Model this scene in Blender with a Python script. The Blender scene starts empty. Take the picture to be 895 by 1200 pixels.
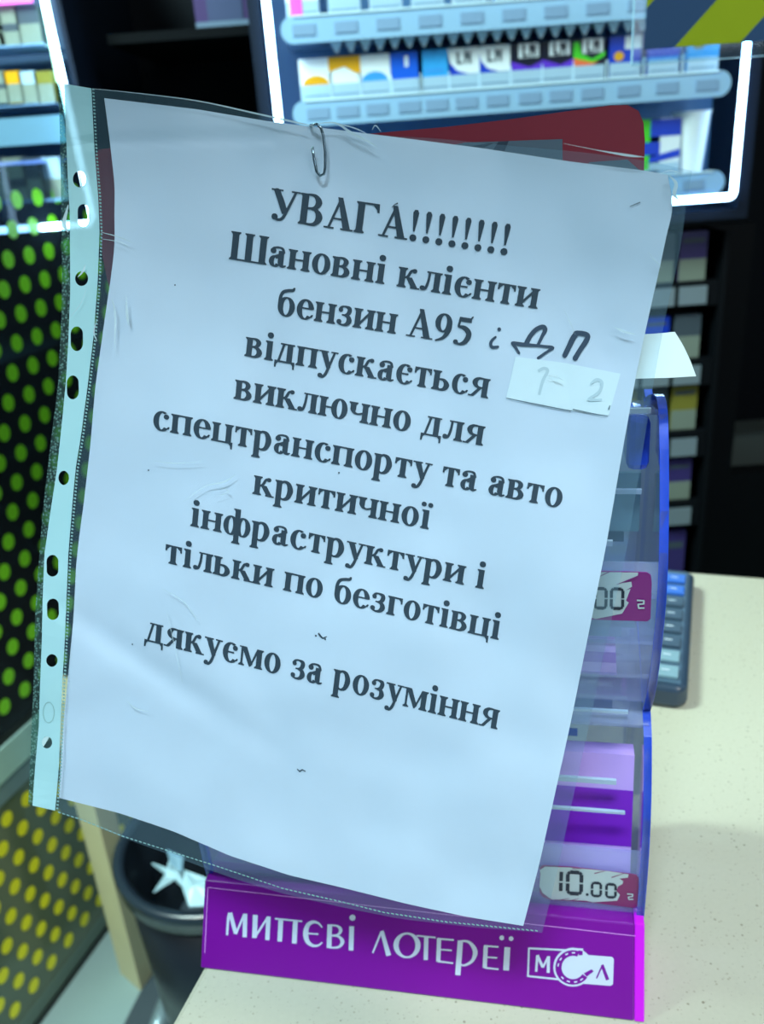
import bpy, bmesh, math, random
from math import sin, cos, tan, pi, radians, atan2, hypot, sqrt
from mathutils import Vector, Matrix, noise
random.seed(7)
S = bpy.context.scene
COL = S.collection

# ------------------------------------------------------------------ camera
FPX, CAMH = 1000.0, 0.37                       # focal length in pixels of the 895x1200 frame, height over the counter
TH, RO = radians(23.4), radians(4.2)
CAM = Vector((0, 0, 1.0 + CAMH))
FW = Vector((0, cos(TH), -sin(TH)))
_r0 = Vector((1, 0, 0)); _u0 = Vector((0, sin(TH), cos(TH)))
RT = _r0 * cos(RO) - _u0 * sin(RO)
UP = _r0 * sin(RO) + _u0 * cos(RO)
cam = bpy.data.cameras.new('camera')
camo = bpy.data.objects.new('camera', cam); COL.objects.link(camo)
M = Matrix((RT, UP, -FW)).transposed().to_4x4(); M.translation = CAM
camo.matrix_world = M
cam.sensor_fit = 'VERTICAL'; cam.sensor_height = 36.0; cam.sensor_width = 36.0 * 895 / 1200
cam.lens = 36.0 * FPX / 1200
cam.clip_start = 0.01
cam.dof.use_dof = True; cam.dof.focus_distance = 0.315; cam.dof.aperture_fstop = 12.0
S.camera = camo
# ------------------------------------------------------------------ world, lamps, exposure
w = bpy.data.worlds.new('world'); S.world = w; w.use_nodes = True
w.node_tree.nodes['Background'].inputs[0].default_value = (0.35, 0.6, 0.8, 1)
w.node_tree.nodes['Background'].inputs[1].default_value = 0.2
S.view_settings.view_transform = 'Standard'; S.view_settings.look = 'None'
S.view_settings.gamma = 1.0; S.view_settings.use_curve_mapping = False
S.view_settings.exposure = 0.0
def area(name, loc, aim, size, power, col, sy=None):
    l = bpy.data.lights.new(name, 'AREA'); l.size = size; l.energy = power; l.color = col
    if sy: l.shape = 'RECTANGLE'; l.size_y = sy
    o = bpy.data.objects.new(name, l); COL.objects.link(o); o.location = loc
    o.rotation_euler = (Vector(aim) - Vector(loc)).to_track_quat('-Z', 'Y').to_euler()
    return o
area('lamp_over_customer', (-0.2, -0.62, 2.8), (-0.2, -0.6, 0), 0.5, 40, (0.64, 0.87, 1.0), 0.25)
area('lamp_over_counter', (0.95, -0.15, 2.8), (0.9, -0.1, 0), 0.6, 19, (1.0, 0.99, 0.9), 0.6)
area('added_front_fill', (1.3, -2.2, 2.0), (0, .4, 1.1), 1.2, 17, (0.80, 0.92, 1.0), 0.8)  # unseen fill added to brighten the dispenser from the front
area('lamp_over_aisle', (-1.05, 0.45, 2.8), (-0.55, 1.2, 0.3), 0.5, 110, (0.72, 1.0, 0.95), 0.6)
sl = bpy.data.lights.new('added_spot_on_showcase', 'SPOT'); sl.energy = 130; sl.color = (0.95, 1.0, 0.88); sl.spot_size = radians(34); sl.spot_blend = .6; sl.shadow_soft_size = .08  # added spot that brightens the dotted panel
slo = bpy.data.objects.new('added_spot_on_showcase', sl); COL.objects.link(slo); slo.location = (-.62, 0, 1.97)
slo.rotation_euler = (Vector((-.62, 1.15, .2)) - Vector((-.62, 0, 1.97))).to_track_quat('-Z', 'Y').to_euler()

# ------------------------------------------------------------------ ray helpers
def ray(px, py): return FW + RT * ((px - 447.5) / FPX) - UP * ((py - 600) / FPX)
def onz(px, py, z=1.0):
    d = ray(px, py); return CAM + d * ((z - CAM.z) / d.z)
def ony(px, py, Y):
    d = ray(px, py); return CAM + d * (Y / d.y)
def ond(px, py, t): return CAM + ray(px, py) * t
def onplane(px, py, p0, n):
    d = ray(px, py); return CAM + d * ((p0 - CAM).dot(n) / d.dot(n))

# ------------------------------------------------------------------ materials
MATS = {}
def lin(c): return tuple(((v / 255) / 12.92 if v / 255 <= .04045 else ((v / 255 + .055) / 1.055) ** 2.4) for v in c)
def mat(name, col, rough=0.5, metal=0.0, var=0.0, scale=40.0, bump=0.0, spec=0.5, emit=None, es=0.0, trans=0.0, coat=0.0):
    if name in MATS: return MATS[name]
    m = bpy.data.materials.new(name); m.use_nodes = True; nt = m.node_tree; b = nt.nodes['Principled BSDF']
    c = (*lin(col), 1)
    b.inputs['Base Color'].default_value = c
    b.inputs['Roughness'].default_value = rough; b.inputs['Metallic'].default_value = metal
    b.inputs['Specular IOR Level'].default_value = spec
    if coat: b.inputs['Coat Weight'].default_value = coat
    if emit: b.inputs['Emission Color'].default_value = (*lin(emit), 1); b.inputs['Emission Strength'].default_value = es
    tc = nt.nodes.new('ShaderNodeTexCoord'); nz = nt.nodes.new('ShaderNodeTexNoise')
    nz.inputs['Scale'].default_value = scale; nz.inputs['Detail'].default_value = 4
    nt.links.new(tc.outputs['Object'], nz.inputs['Vector'])
    if not emit:
        hs = nt.nodes.new('ShaderNodeMapRange'); v = max(var, 0.03)
        hs.inputs['To Min'].default_value = 1 - v; hs.inputs['To Max'].default_value = 1 + v
        nt.links.new(nz.outputs['Fac'], hs.inputs['Value'])
        mx = nt.nodes.new('ShaderNodeVectorMath'); mx.operation = 'SCALE'; mx.inputs[0].default_value = c[:3]
        nt.links.new(hs.outputs['Result'], mx.inputs['Scale'])
        nt.links.new(mx.outputs['Vector'], b.inputs['Base Color'])
    if bump:
        bp = nt.nodes.new('ShaderNodeBump'); bp.inputs['Strength'].default_value = bump; bp.inputs['Distance'].default_value = 0.001
        nt.links.new(nz.outputs['Fac'], bp.inputs['Height']); nt.links.new(bp.outputs['Normal'], b.inputs['Normal'])
    MATS[name] = m
    return m
def clear(name, tint, gloss=1.0, rough=0.06, haze=0.0, hazecol=(200, 225, 235), bump=0.0, scale=60.0, ior=1.4, cell=False):
    """thin clear plastic: see-through with fresnel gloss and a little milky haze"""
    if name in MATS: return MATS[name]
    m = bpy.data.materials.new(name); m.use_nodes = True; nt = m.node_tree; nt.nodes.clear(); N = nt.nodes.new
    out = N('ShaderNodeOutputMaterial'); tr = N('ShaderNodeBsdfTransparent'); gl = N('ShaderNodeBsdfGlossy')
    di = N('ShaderNodeBsdfDiffuse'); m1 = N('ShaderNodeMixShader'); m2 = N('ShaderNodeMixShader'); lw = N('ShaderNodeLayerWeight'); lw.inputs['Blend'].default_value = .5
    pw_ = N('ShaderNodeMath'); pw_.operation = 'POWER'; pw_.inputs[1].default_value = 5.0
    fr = N('ShaderNodeMapRange'); f0 = ((ior - 1) / (ior + 1)) ** 2; fr.inputs['To Min'].default_value = f0; fr.inputs['To Max'].default_value = 1.0
    tr.inputs[0].default_value = (*lin(tint), 1); gl.inputs['Roughness'].default_value = rough
    di.inputs[0].default_value = (*lin(hazecol), 1); m1.inputs[0].default_value = haze
    L = nt.links.new
    L(lw.outputs['Facing'], pw_.inputs[0]); L(pw_.outputs[0], fr.inputs['Value'])
    L(tr.outputs[0], m1.inputs[1]); L(di.outputs[0], m1.inputs[2])
    mul = N('ShaderNodeMath'); mul.operation = 'MULTIPLY'; mul.inputs[1].default_value = gloss; mul.use_clamp = True
    L(fr.outputs[0], mul.inputs[0]); L(mul.outputs[0], m2.inputs[0]); L(m1.outputs[0], m2.inputs[1]); L(gl.outputs[0], m2.inputs[2])
    L(m2.outputs[0], out.inputs[0])
    if bump:
        tc = N('ShaderNodeTexCoord')
        nz = N('ShaderNodeTexVoronoi') if cell else N('ShaderNodeTexNoise')
        nz.inputs['Scale'].default_value = scale
        L(tc.outputs['Object'], nz.inputs['Vector'])
        bp = N('ShaderNodeBump'); bp.inputs['Strength'].default_value = bump; bp.inputs['Distance'].default_value = 0.002
        L(nz.outputs[0], bp.inputs['Height'])
        L(bp.outputs[0], gl.inputs['Normal']); L(bp.outputs[0], lw.inputs['Normal'])
        if cell:
            mr = N('ShaderNodeMapRange'); mr.inputs['From Max'].default_value = 0.6; mr.inputs['To Min'].default_value = haze * 2; mr.inputs['To Max'].default_value = haze * .3
            L(nz.outputs[0], mr.inputs['Value']); L(mr.outputs[0], m1.inputs[0])
    MATS[name] = m
    return m

# ------------------------------------------------------------------ mesh helpers
class MB:
    def __init__(s): s.v = []; s.f = []
    def poly(s, pts):
        i = len(s.v); s.v += [Vector(p) for p in pts]; s.f.append(list(range(i, i + len(pts)))); return s
    def prism(s, pts, d):                     # pts: planar loop (3D), d: extrusion vector
        n = len(pts); i = len(s.v); d = Vector(d)
        s.v += [Vector(p) for p in pts] + [Vector(p) + d for p in pts]
        s.f.append(list(range(i, i + n))[::-1]); s.f.append(list(range(i + n, i + 2 * n)))
        for k in range(n): s.f.append([i + k, i + (k + 1) % n, i + n + (k + 1) % n, i + n + k])
        return s
    def box(s, a, b):
        (x0, y0, z0), (x1, y1, z1) = a, b
        return s.prism([(x0, y0, z0), (x1, y0, z0), (x1, y1, z0), (x0, y1, z0)], (0, 0, z1 - z0))
    def rbox(s, a, b, r=0.002, seg=3):        # box with rounded vertical outline in XZ (front face toward -Y)
        (x0, y0, z0), (x1, y1, z1) = a, b
        pts = []
        for cx, cz, a0 in ((x1 - r, z1 - r, 0), (x0 + r, z1 - r, 90), (x0 + r, z0 + r, 180), (x1 - r, z0 + r, 270)):
            for k in range(seg + 1):
                t = radians(a0 + 90 * k / seg); pts.append((cx + r * cos(t), y0, cz + r * sin(t)))
        return s.prism(pts, (0, y1 - y0, 0))
    def grid(s, fn, nu, nv):
        i = len(s.v)
        for b in range(nv + 1):
            for a in range(nu + 1): s.v.append(Vector(fn(a / nu, b / nv)))
        for b in range(nv):
            for a in range(nu):
                q = i + b * (nu + 1) + a; s.f.append([q, q + 1, q + nu + 2, q + nu + 1])
        return s
    def tube(s, pts, r, n=8, cap=True):
        pts = [Vector(p) for p in pts]; i = len(s.v); rr = r if isinstance(r, (list, tuple)) else [r] * len(pts)
        a = None
        for k, p in enumerate(pts):
            t = (pts[min(k + 1, len(pts) - 1)] - pts[max(k - 1, 0)]).normalized()
            if a is None: a = t.orthogonal().normalized()
            a = (a - t * a.dot(t)).normalized(); b = t.cross(a)
            for j in range(n):
                an = 2 * pi * j / n; s.v.append(p + (a * cos(an) + b * sin(an)) * rr[k])
        for k in range(len(pts) - 1):
            for j in range(n):
                q = i + k * n; s.f.append([q + j, q + (j + 1) % n, q + n + (j + 1) % n, q + n + j])
        if cap:
            s.f.append([i + j for j in range(n)][::-1]); e = i + (len(pts) - 1) * n; s.f.append([e + j for j in range(n)])
        return s
    def lathe(s, prof, c, n=40):
        i = len(s.v); c = Vector(c)
        for r, z in prof:
            for j in range(n):
                an = 2 * pi * j / n; s.v.append(c + Vector((r * cos(an), r * sin(an), z)))
        for k in range(len(prof) - 1):
            for j in range(n):
                q = i + k * n; s.f.append([q + j, q + (j + 1) % n, q + n + (j + 1) % n, q + n + j])
        return s
def wloc(o):
    v = Vector((0, 0, 0))
    while o: v = v + o.location; o = o.parent
    return v
def build(name, mb, m, parent=None, smooth=False, bevel=0.0, origin=None, local=False):
    me = bpy.data.meshes.new(name)
    off = Vector((0, 0, 0))
    if not local:
        if parent: off = wloc(parent)
        if origin is not None: off = Vector(origin)
    me.from_pydata([tuple(v - off) for v in mb.v], [], mb.f); me.update()
    bm = bmesh.new(); bm.from_mesh(me); bmesh.ops.recalc_face_normals(bm, faces=bm.faces) if not getattr(mb, 'flat', False) else None
    bm.to_mesh(me); bm.free()
    if smooth:
        for p in me.polygons: p.use_smooth = True
    me.materials.append(m)
    o = bpy.data.objects.new(name, me); COL.objects.link(o)
    if parent: o.parent = parent
    if origin is not None and not parent: o.location = off
    if bevel:
        b = o.modifiers.new('bevel', 'BEVEL'); b.width = bevel; b.segments = 2; b.limit_method = 'ANGLE'
    return o
def tag(o, label, cat, group=None):
    o['label'] = label; o['category'] = cat
    if group: o['group'] = group
    return o
def thing(name, loc, label, cat, group=None, rz=0):
    o = bpy.data.objects.new(name, None); COL.objects.link(o); o.location = loc; o.rotation_euler = (0, 0, rz)
    o.empty_display_size = 0.02
    return tag(o, label, cat, group)
def struct(name, mb, m, **k):
    o = build(name, mb, m, **k); o['kind'] = 'structure'; return o

# 2-D ink helpers -------------------------------------------------------------
def stroke2(pts):                              # [(x, y, width)...] -> list of quads, rounded at joints
    out = []
    for k in range(len(pts) - 1):
        x0, y0, a = pts[k]; x1, y1, b = pts[k + 1]; L = hypot(x1 - x0, y1 - y0) or 1e-6
        nx, ny = -(y1 - y0) / L, (x1 - x0) / L
        out.append([(x0 + nx * a / 2, y0 + ny * a / 2), (x1 + nx * b / 2, y1 + ny * b / 2), (x1 - nx * b / 2, y1 - ny * b / 2), (x0 - nx * a / 2, y0 - ny * a / 2)])
    for x, y, a in pts[1:-1]: out.append(disc2(x, y, a / 2, n=10))
    return out
def disc2(x, y, r, ry=None, n=16):
    ry = ry or r; return [(x + r * cos(2 * pi * k / n), y + ry * sin(2 * pi * k / n)) for k in range(n)]
def smooth2(pts, n=6):                         # catmull-rom on (x, y, w)
    o = []; P = [pts[0]] + list(pts) + [pts[-1]]
    for i in range(1, len(P) - 2):
        for k in range(n):
            t = k / n
            o.append(tuple(0.5 * ((2 * P[i][c]) + (-P[i-1][c] + P[i+1][c]) * t + (2*P[i-1][c] - 5*P[i][c] + 4*P[i+1][c] - P[i+2][c]) * t*t + (-P[i-1][c] + 3*P[i][c] - 3*P[i+1][c] + P[i+2][c]) * t**3) for c in range(3)))
    o.append(pts[-1]); return o
def ring2(cx, cy, rx, ry, wx, wy, a0=0, a1=360, n=28):
    out = []; N = max(4, int(n * abs(a1 - a0) / 360))
    for k in range(N):
        q = []
        for t, inn in ((k, 0), (k + 1, 0), (k + 1, 1), (k, 1)):
            a = radians(a0 + (a1 - a0) * t / N)
            q.append((cx + (rx - wx * inn) * cos(a), cy + (ry - wy * inn) * sin(a)))
        out.append(q)
    return out
# ---- bold serif alphabet: x-height 46, capitals 66, y up --------------------
XH, CH, ST, THN, SF = 46, 66, 12.5, 4.2, 3.4
def bx(x0, y0, x1, y1): return [[(x0, y0), (x1, y0), (x1, y1), (x0, y1)]]
def stem(x, y0, y1, w=ST, b='lr', t='lr', e=4.2):
    o = bx(x, y0, x + w, y1)
    if b:
        l = x - (e if 'l' in b else 0); r = x + w + (e if 'r' in b else 0)
        o += bx(l, y0, r, y0 + SF); o.append([(l + 1.5, y0 + SF), (r - 1.5, y0 + SF), (x + w, y0 + SF + 3.4), (x, y0 + SF + 3.4)])
    if t:
        l = x - (e if 'l' in t else 0); r = x + w + (e if 'r' in t else 0)
        o += bx(l, y1 - SF, r, y1); o.append([(x, y1 - SF - 3.4), (x + w, y1 - SF - 3.4), (r - 1.5, y1 - SF), (l + 1.5, y1 - SF)])
    return o
def dg(x0, y0, x1, y1, w): return [[(x0, y0), (x0 + w, y0), (x1 + w, y1), (x1, y1)]]
def cv(*p, n=5): return stroke2(smooth2(list(p), n))
def G():
    g = {}
    g['о'] = (ring2(24, 23, 21.5, 24.5, 12.5, 4), 48)
    g['с'] = (ring2(24, 23, 21.5, 24.5, 12.5, 4, 62, 318) + [disc2(34.5, 35, 6.2, 6.2)] + cv((40, 6.5, 4), (43, 11, 2.5)), 45)
    g['е'] = (ring2(24, 23, 21.5, 24.5, 12.5, 4, 8, 318) + bx(13, 24, 42, 27.6) + bx(34, 25, 45, 30) + cv((40, 6.5, 4), (43.5, 12, 2.5)), 47)
    g['є'] = (ring2(24, 23, 21.5, 24.5, 12.5, 4, 58, 318) + bx(13, 22, 32, 26) + [disc2(35, 35.5, 6, 6)] + cv((40, 6.5, 4), (43, 11, 2.5)), 45)
    g['а'] = (bx(25, 8, 37, 34) + cv((37, 33, 5), (33, 43, 5), (23, 45.5, 4.5), (12, 43, 4), (8, 37, 5)) + bx(25, 30, 36.8, 38) + [disc2(11, 36.5, 6.3)] +
              ring2(17, 12.5, 14, 13.5, 10.5, 4, 40, 330) + cv((27, 29, 4), (17, 24, 4.5), (10, 19, 6)) + cv((31, 8, 12), (36, 2.6, 6), (44, 5, 2.5)), 46)
    g['в'] = (stem(5, 0, XH, b='l', t='l') + cv((15, 44, 3.8), (27, 43.6, 6), (34, 36, 11), (28, 26.5, 6), (15, 24.8, 3.6)) +
              cv((15, 24.6, 3.6), (30, 23.5, 6), (38, 12.5, 12.5), (29, 2.6, 6), (15, 2, 3.8)), 48)
    g['г'] = (stem(6, 0, XH, t='l') + bx(14, 41.8, 38, 46) + [[(34, 46), (39, 46), (39.5, 31), (37, 31)], [(30, 43), (36, 43), (38.5, 34)]], 42)
    g['д'] = (bx(1, 0, 51, SF + .8) + [[(1, 4), (5.5, 4), (3.5, -13), (1, -13)], [(46.5, 4), (51, 4), (51, -13), (48.5, -13)]] + bx(31, 2, 43.5, 44) +
              dg(8, 3, 19, 44, 4.5) + bx(13, 42.4, 48, 46) + [[(1, 3), (12, 3), (3, -6)], [(40, 3), (51, 3), (49, -6)]], 53)
    g['з'] = (cv((7, 36, 8), (11, 43, 4.5), (20, 45, 4.2), (31, 41, 9), (30, 30, 9), (22, 25.2, 4), (14, 24.6, 3.4)) +
              cv((18, 24.8, 3.6), (29, 22, 8), (33, 12, 12), (26, 3, 7), (15, 1.2, 4.2), (6, 5, 5)) + [disc2(9, 36, 5), disc2(7.5, 8, 5.5)], 42)
    g['и'] = (stem(5, 0, XH) + stem(38, 0, XH) + [[(16, 6), (16, 13), (39, 40), (39, 33)]], 56)
    g['н'] = (stem(5, 0, XH) + stem(38, 0, XH) + bx(15, 21.5, 40, 25.5), 56)
    g['п'] = (stem(5, 0, XH) + stem(38, 0, XH) + bx(15, 42, 40, 46), 56)
    g['ц'] = (stem(5, 0, XH, b='l') + stem(38, 0, XH, b='') + bx(2, 0, 55, 4) + [[(50, 4), (55, 4), (55, -13), (52.5, -13)], [(44, 2), (55, 2), (53, -7)]], 57)
    g['ч'] = (stem(35, 0, XH) + stem(4, 27, XH, b='') + cv((10, 28, 11.5), (14, 21, 6), (24, 18.8, 4.2), (37, 23, 4)), 53)
    g['т'] = (stem(17, 0, XH, t='') + bx(3, 41.8, 43.5, 46) + [[(2.5, 46), (7.5, 46), (4.5, 31), (2.2, 31)], [(39, 46), (44, 46), (44.3, 31), (42, 31)], [(5, 42), (13, 42), (3.5, 34)], [(33.5, 42), (41.5, 42), (43, 34)]], 46.5)
    g['к'] = (stem(5, 0, XH) + cv((15, 23, 4), (24, 26, 5), (31, 39, 5), (38, 42.5, 5)) + [disc2(39.5, 41, 5)] + dg(38, 0, 20, 25, 14) + bx(34, 0, 55, SF), 54)
    g['л'] = (stem(34, 0, XH, t='r') + bx(15, 42.4, 44, 46) + cv((21, 44, 4.2), (19.5, 24, 4.5), (15, 7, 5), (8, 2.5, 4)) + [disc2(7, 6, 5.6)], 52)
    g['м'] = (stem(47, 0, XH, t='r') + stem(5, 0, XH, w=4, t='l', e=4.5) + dg(29, 1, 4.5, 46, 13) if False else
              stem(49, 0, XH, t='r') + stem(6, 0, XH, w=4, t='', e=5) + bx(1, XH - SF, 16, XH) + [[(6, 46), (19, 46), (38, 8), (31, 0)], [(31, 0), (36, 6), (54, 46), (49, 46)]], 67)
    g['і'] = (stem(7, 0, XH, t='l') + [disc2(13, 59.5, 7.2)], 27)
    g['ї'] = (stem(8, 0, XH, t='l') + [disc2(5.5, 59, 5.6), disc2(22.5, 59, 5.6)], 28)
    g['р'] = (stem(5, -20, XH, t='l') + cv((15, 39, 4), (24, 44.6, 5.5), (35, 40, 9.5), (40.5, 24, 13), (35, 7, 9), (25, 1.2, 5), (15, 3.5, 4)), 52)
    g['у'] = ([[(4, 46), (18, 46), (32, 8), (25, 0)]] + bx(0, XH - SF, 23, XH) + cv((40, 45, 3.8), (29, 12, 5), (22, -8, 6), (14, -17, 5), (7, -15.5, 5)) +
              bx(31, XH - SF, 48, XH) + [disc2(8, -14, 5.5)], 48)
    g['ф'] = (stem(30, -20, CH, w=12, t='l') + ring2(20, 23, 18.5, 24, 11.5, 4) + ring2(52, 23, 18.5, 24, 11.5, 4), 72)
    g['ь'] = (stem(5, 0, XH) + cv((15, 26, 4), (30, 25, 6.5), (38, 13.5, 12.5), (30, 2.6, 6.5), (15, 2, 4)), 48)
    g['ю'] = (stem(5, 0, XH) + ring2(53, 23, 20, 24.5, 12.5, 4) + bx(15, 21, 37, 25), 76)
    g['я'] = (stem(34, 0, XH, b='r', t='r') + cv((35, 44, 3.8), (21, 43.5, 6), (13, 34, 12), (20, 23.6, 6), (35, 22, 3.8)) + dg(6, 1.5, 25, 23, 8) + bx(0, 0, 13, SF), 53)
    g['б'] = (ring2(25, 22, 21.5, 23.5, 12.5, 4) + cv((9, 24, 11), (8, 44, 7), (14, 56, 7), (27, 61, 7), (38, 63, 6.5), (41, 69, 2.5)), 49)
    g['Ш'] = (stem(5, 0, CH, w=14, b='l') + stem(39, 0, CH, w=14, b='') + stem(73, 0, CH, w=14, b='r') + bx(12, 0, 80, 4), 93)
    g['У'] = (cv((10, 65, 10), (22, 45, 13), (32, 24, 13)) + [[(5, 66), (18, 66), (38, 24), (30, 14)]] + cv((57, 65, 4), (40, 24, 5), (31, 6, 5.5), (21, 1.5, 5), (12, 5, 5)) +
              bx(0, CH - SF, 26, CH) + bx(47, CH - SF, 66, CH) + [disc2(12.5, 7, 6.5)], 64)
    g['В'] = (stem(7, 0, CH, w=14, b='l', t='l') + cv((18, 64, 4), (36, 63, 7), (46, 50, 13.5), (37, 37, 7), (18, 35.2, 4)) + cv((18, 35, 4), (40, 33.5, 7), (50, 18, 14.5), (39, 3, 7), (18, 2, 4)), 62)
    g['А'] = ([[(26, 68), (36, 68), (61, 1), (45, 1)], [(8, 1), (12.5, 1), (33, 58), (30.5, 64)]] + bx(17, 20, 46, 24) + bx(0, 0, 22, SF) + bx(39, 0, 67, SF), 66)
    g['Г'] = (stem(7, 0, CH, w=14, t='l') + bx(18, 61.8, 54, 66) + [[(48, 66), (54.5, 66), (56, 47), (53, 47)], [(41, 63), (50, 63), (54, 50)]], 59)
    g['!'] = ([disc2(13, 6.5, 7.3), [(7, 60), (10.5, 66), (15.5, 66), (19, 60), (14.2, 20), (11.8, 20)]], 29)
    g['9'] = (ring2(24, 44, 21, 22.5, 12.5, 4) + cv((39, 46, 12), (38, 28, 12), (28, 10, 7), (8, 0, 3)), 50)
    g['5'] = (bx(12, 54, 42, 64.5) + [[(38, 60), (42, 62), (46, 70), (43, 69)], [(9, 42), (13, 42), (16, 64), (12, 64)]] + cv((10, 41, 4.5), (27, 40, 10), (40, 28, 12), (35, 10, 11), (22, 1, 6), (10, 2, 6)) + [disc2(9, 4.5, 5.5)], 50)
    g[' '] = ([], 24)
    return g
GL = G()

# ================================================================== STRUCTURE
tile = mat('pale_floor', (128, 152, 152), 0.35, var=0.12, scale=6)
struct('floor', MB().box((-3, -3, -0.05), (3, 3, 0)), tile)
struct('ceiling', MB().box((-3, -3, 2.9), (3, 3, 2.95)), mat('ceiling_paint', (150, 165, 170), 0.9))
dark = mat('dark_wall_paint', (9, 15, 22), 0.7, var=0.3, scale=3, spec=.12)
struct('wall_back', MB().box((-3, 1.95, 0), (3, 2.05, 2.9)), dark)
struct('wall_left', MB().box((-3.05, -3, 0), (-3, 3, 2.9)), mat('side_wall_paint', (70, 90, 100), 0.8))
struct('wall_right', MB().box((3, -3, 0), (3.05, 3, 2.9)), mat('side_wall_paint', (70, 90, 100), 0.8))
struct('wall_front', MB().box((-3, -3.05, 0), (3, -3, 2.9)), mat('front_wall_paint', (120, 140, 150), 0.8))

struct('added_shade_block', MB().box((-.8, -.09, 2.0), (.28, .45, 2.9)), mat('shade_block_paint', (60, 75, 85), .8))  # unseen block added to shade the top of the notice

# ------------------------------------------------------------------ counter
E1 = Vector((.945, -.328, 0)).normalized(); E2 = Vector((.328, .945, 0)).normalized()
pf = onz(783, 668); pl = onz(218, 1168)
cl = pl.dot(E1); cf = pf.dot(E2)
def CP(a, b, z): return E1 * a + E2 * b + Vector((0, 0, z))
crm = mat('speckled_cream_stone', (190, 187, 166), 0.42, var=0.05, scale=400)
nt = crm.node_tree; b_ = nt.nodes['Principled BSDF']
tc = nt.nodes.new('ShaderNodeTexCoord'); base_link = b_.inputs['Base Color'].links[0].from_socket
prev = base_link
for sc, lo, hi, col in ((380, .16, .26, (160, 152, 130)), (200, .10, .16, (120, 110, 90)), (560, .16, .28, (176, 170, 150))):
    vo = nt.nodes.new('ShaderNodeTexVoronoi'); vo.inputs['Scale'].default_value = sc; nt.links.new(tc.outputs['Object'], vo.inputs['Vector'])
    mr = nt.nodes.new('ShaderNodeMapRange'); mr.inputs['From Min'].default_value = lo; mr.inputs['From Max'].default_value = hi
    mr.inputs['To Min'].default_value = .7; mr.inputs['To Max'].default_value = 0; nt.links.new(vo.outputs['Distance'], mr.inputs['Value'])
    wn = nt.nodes.new('ShaderNodeMath'); wn.operation = 'GREATER_THAN'; wn.inputs[1].default_value = .62
    nt.links.new(vo.outputs['Color'], wn.inputs[0])
    ml = nt.nodes.new('ShaderNodeMath'); ml.operation = 'MULTIPLY'; nt.links.new(mr.outputs[0], ml.inputs[0]); nt.links.new(wn.outputs[0], ml.inputs[1])
    mx = nt.nodes.new('ShaderNodeMix'); mx.data_type = 'RGBA'; nt.links.new(ml.outputs[0], mx.inputs[0]); nt.links.new(prev, mx.inputs[6])
    mx.inputs[7].default_value = (*lin(col), 1); prev = mx.outputs[2]
nt.links.new(prev, b_.inputs['Base Color'])
ctr = thing('service_counter', CP(cl + .5, cf - .3, 0), 'cream speckled stone service counter carrying the ticket dispenser and calculator', 'counter')
build('counter_top', MB().prism([CP(cl, cf - .62, .965), CP(cl + 1.3, cf - .62, .965), CP(cl + 1.3, cf, .965), CP(cl, cf, .965)], (0, 0, .035)), crm, ctr, bevel=.003)
build('counter_body', MB().prism([CP(cl + .03, cf - .59, 0), CP(cl + 1.28, cf - .59, 0), CP(cl + 1.28, cf - .03, 0), CP(cl + .03, cf - .03, 0)], (0, 0, .965)), mat('counter_laminate', (120, 125, 115), 0.5), ctr, bevel=.002)

# ================================================================== TICKET DISPENSER
A = onz(235, 1135); B = onz(755, 1199); DW = (B - A).length; DX = (B - A).normalized(); DY = Vector((-DX.y, DX.x, 0)); DZ = Vector((0, 0, 1))
def DP(x, y, z): return A + DX * x + DY * y + DZ * z
disp = thing('ticket_dispenser', DP(DW / 2, .08, 0), 'clear blue-edged acrylic lottery ticket dispenser with magenta base sign and price stickers', 'dispenser')
acr = clear('clear_acrylic', (240, 245, 253), gloss=1.3, rough=.08, haze=.21, hazecol=(205, 212, 250), ior=1.45)  # haze set high in place of light and flare inside the tiers
acrb = clear('hazy_acrylic_back', (236, 243, 250), gloss=1.2, rough=.12, haze=.5, hazecol=(215, 235, 248), ior=1.45)
blue = mat('blue_acrylic_edge', (38, 78, 205), .12, coat=.6, spec=.8, var=.25, scale=60)
magenta = mat('magenta_sign', (122, 10, 148), .28, var=.05, coat=.4)
magedge = mat('magenta_acrylic_edge', (215, 30, 235), .2, coat=.5)
white = mat('white_print', (200, 210, 228), .5)
# base sign: slanted wedge
sp = [(0, .0), (.0205, .036)]                       # (y, z) front face bottom and top
build('sign_body', MB().prism([DP(0, 0, 0.0005), DP(0, .0205, .037), DP(0, .045, .037), DP(0, .045, .0005)], DX * (DW - .0045)), magenta, disp, bevel=.0006)
build('sign_edge', MB().prism([DP(DW - .0045, -.0002, 0.0005), DP(DW - .0045, .0205, .0375), DP(DW - .0045, .045, .0375), DP(DW - .0045, .045, .0005)], DX * .0045), magedge, disp, bevel=.0006)
SN = (DP(0, .0205, .037) - DP(0, 0, 0)).cross(DX).normalized()
if SN.dot(CAM - A) < 0: SN = -SN
def onsign(px, py, off): return onplane(px, py, A + SN * off, SN)
def signink(name, polys, m, off, sc, ox, oy, parent=None):
    mb = MB(); mb.flat = True
    for i, p in enumerate(polys): mb.poly([onsign(ox + x / sc, oy + y / sc, off + i * 1e-7) for x, y in p])
    return build(name, mb, m, parent or disp)
a_ = []
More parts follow.
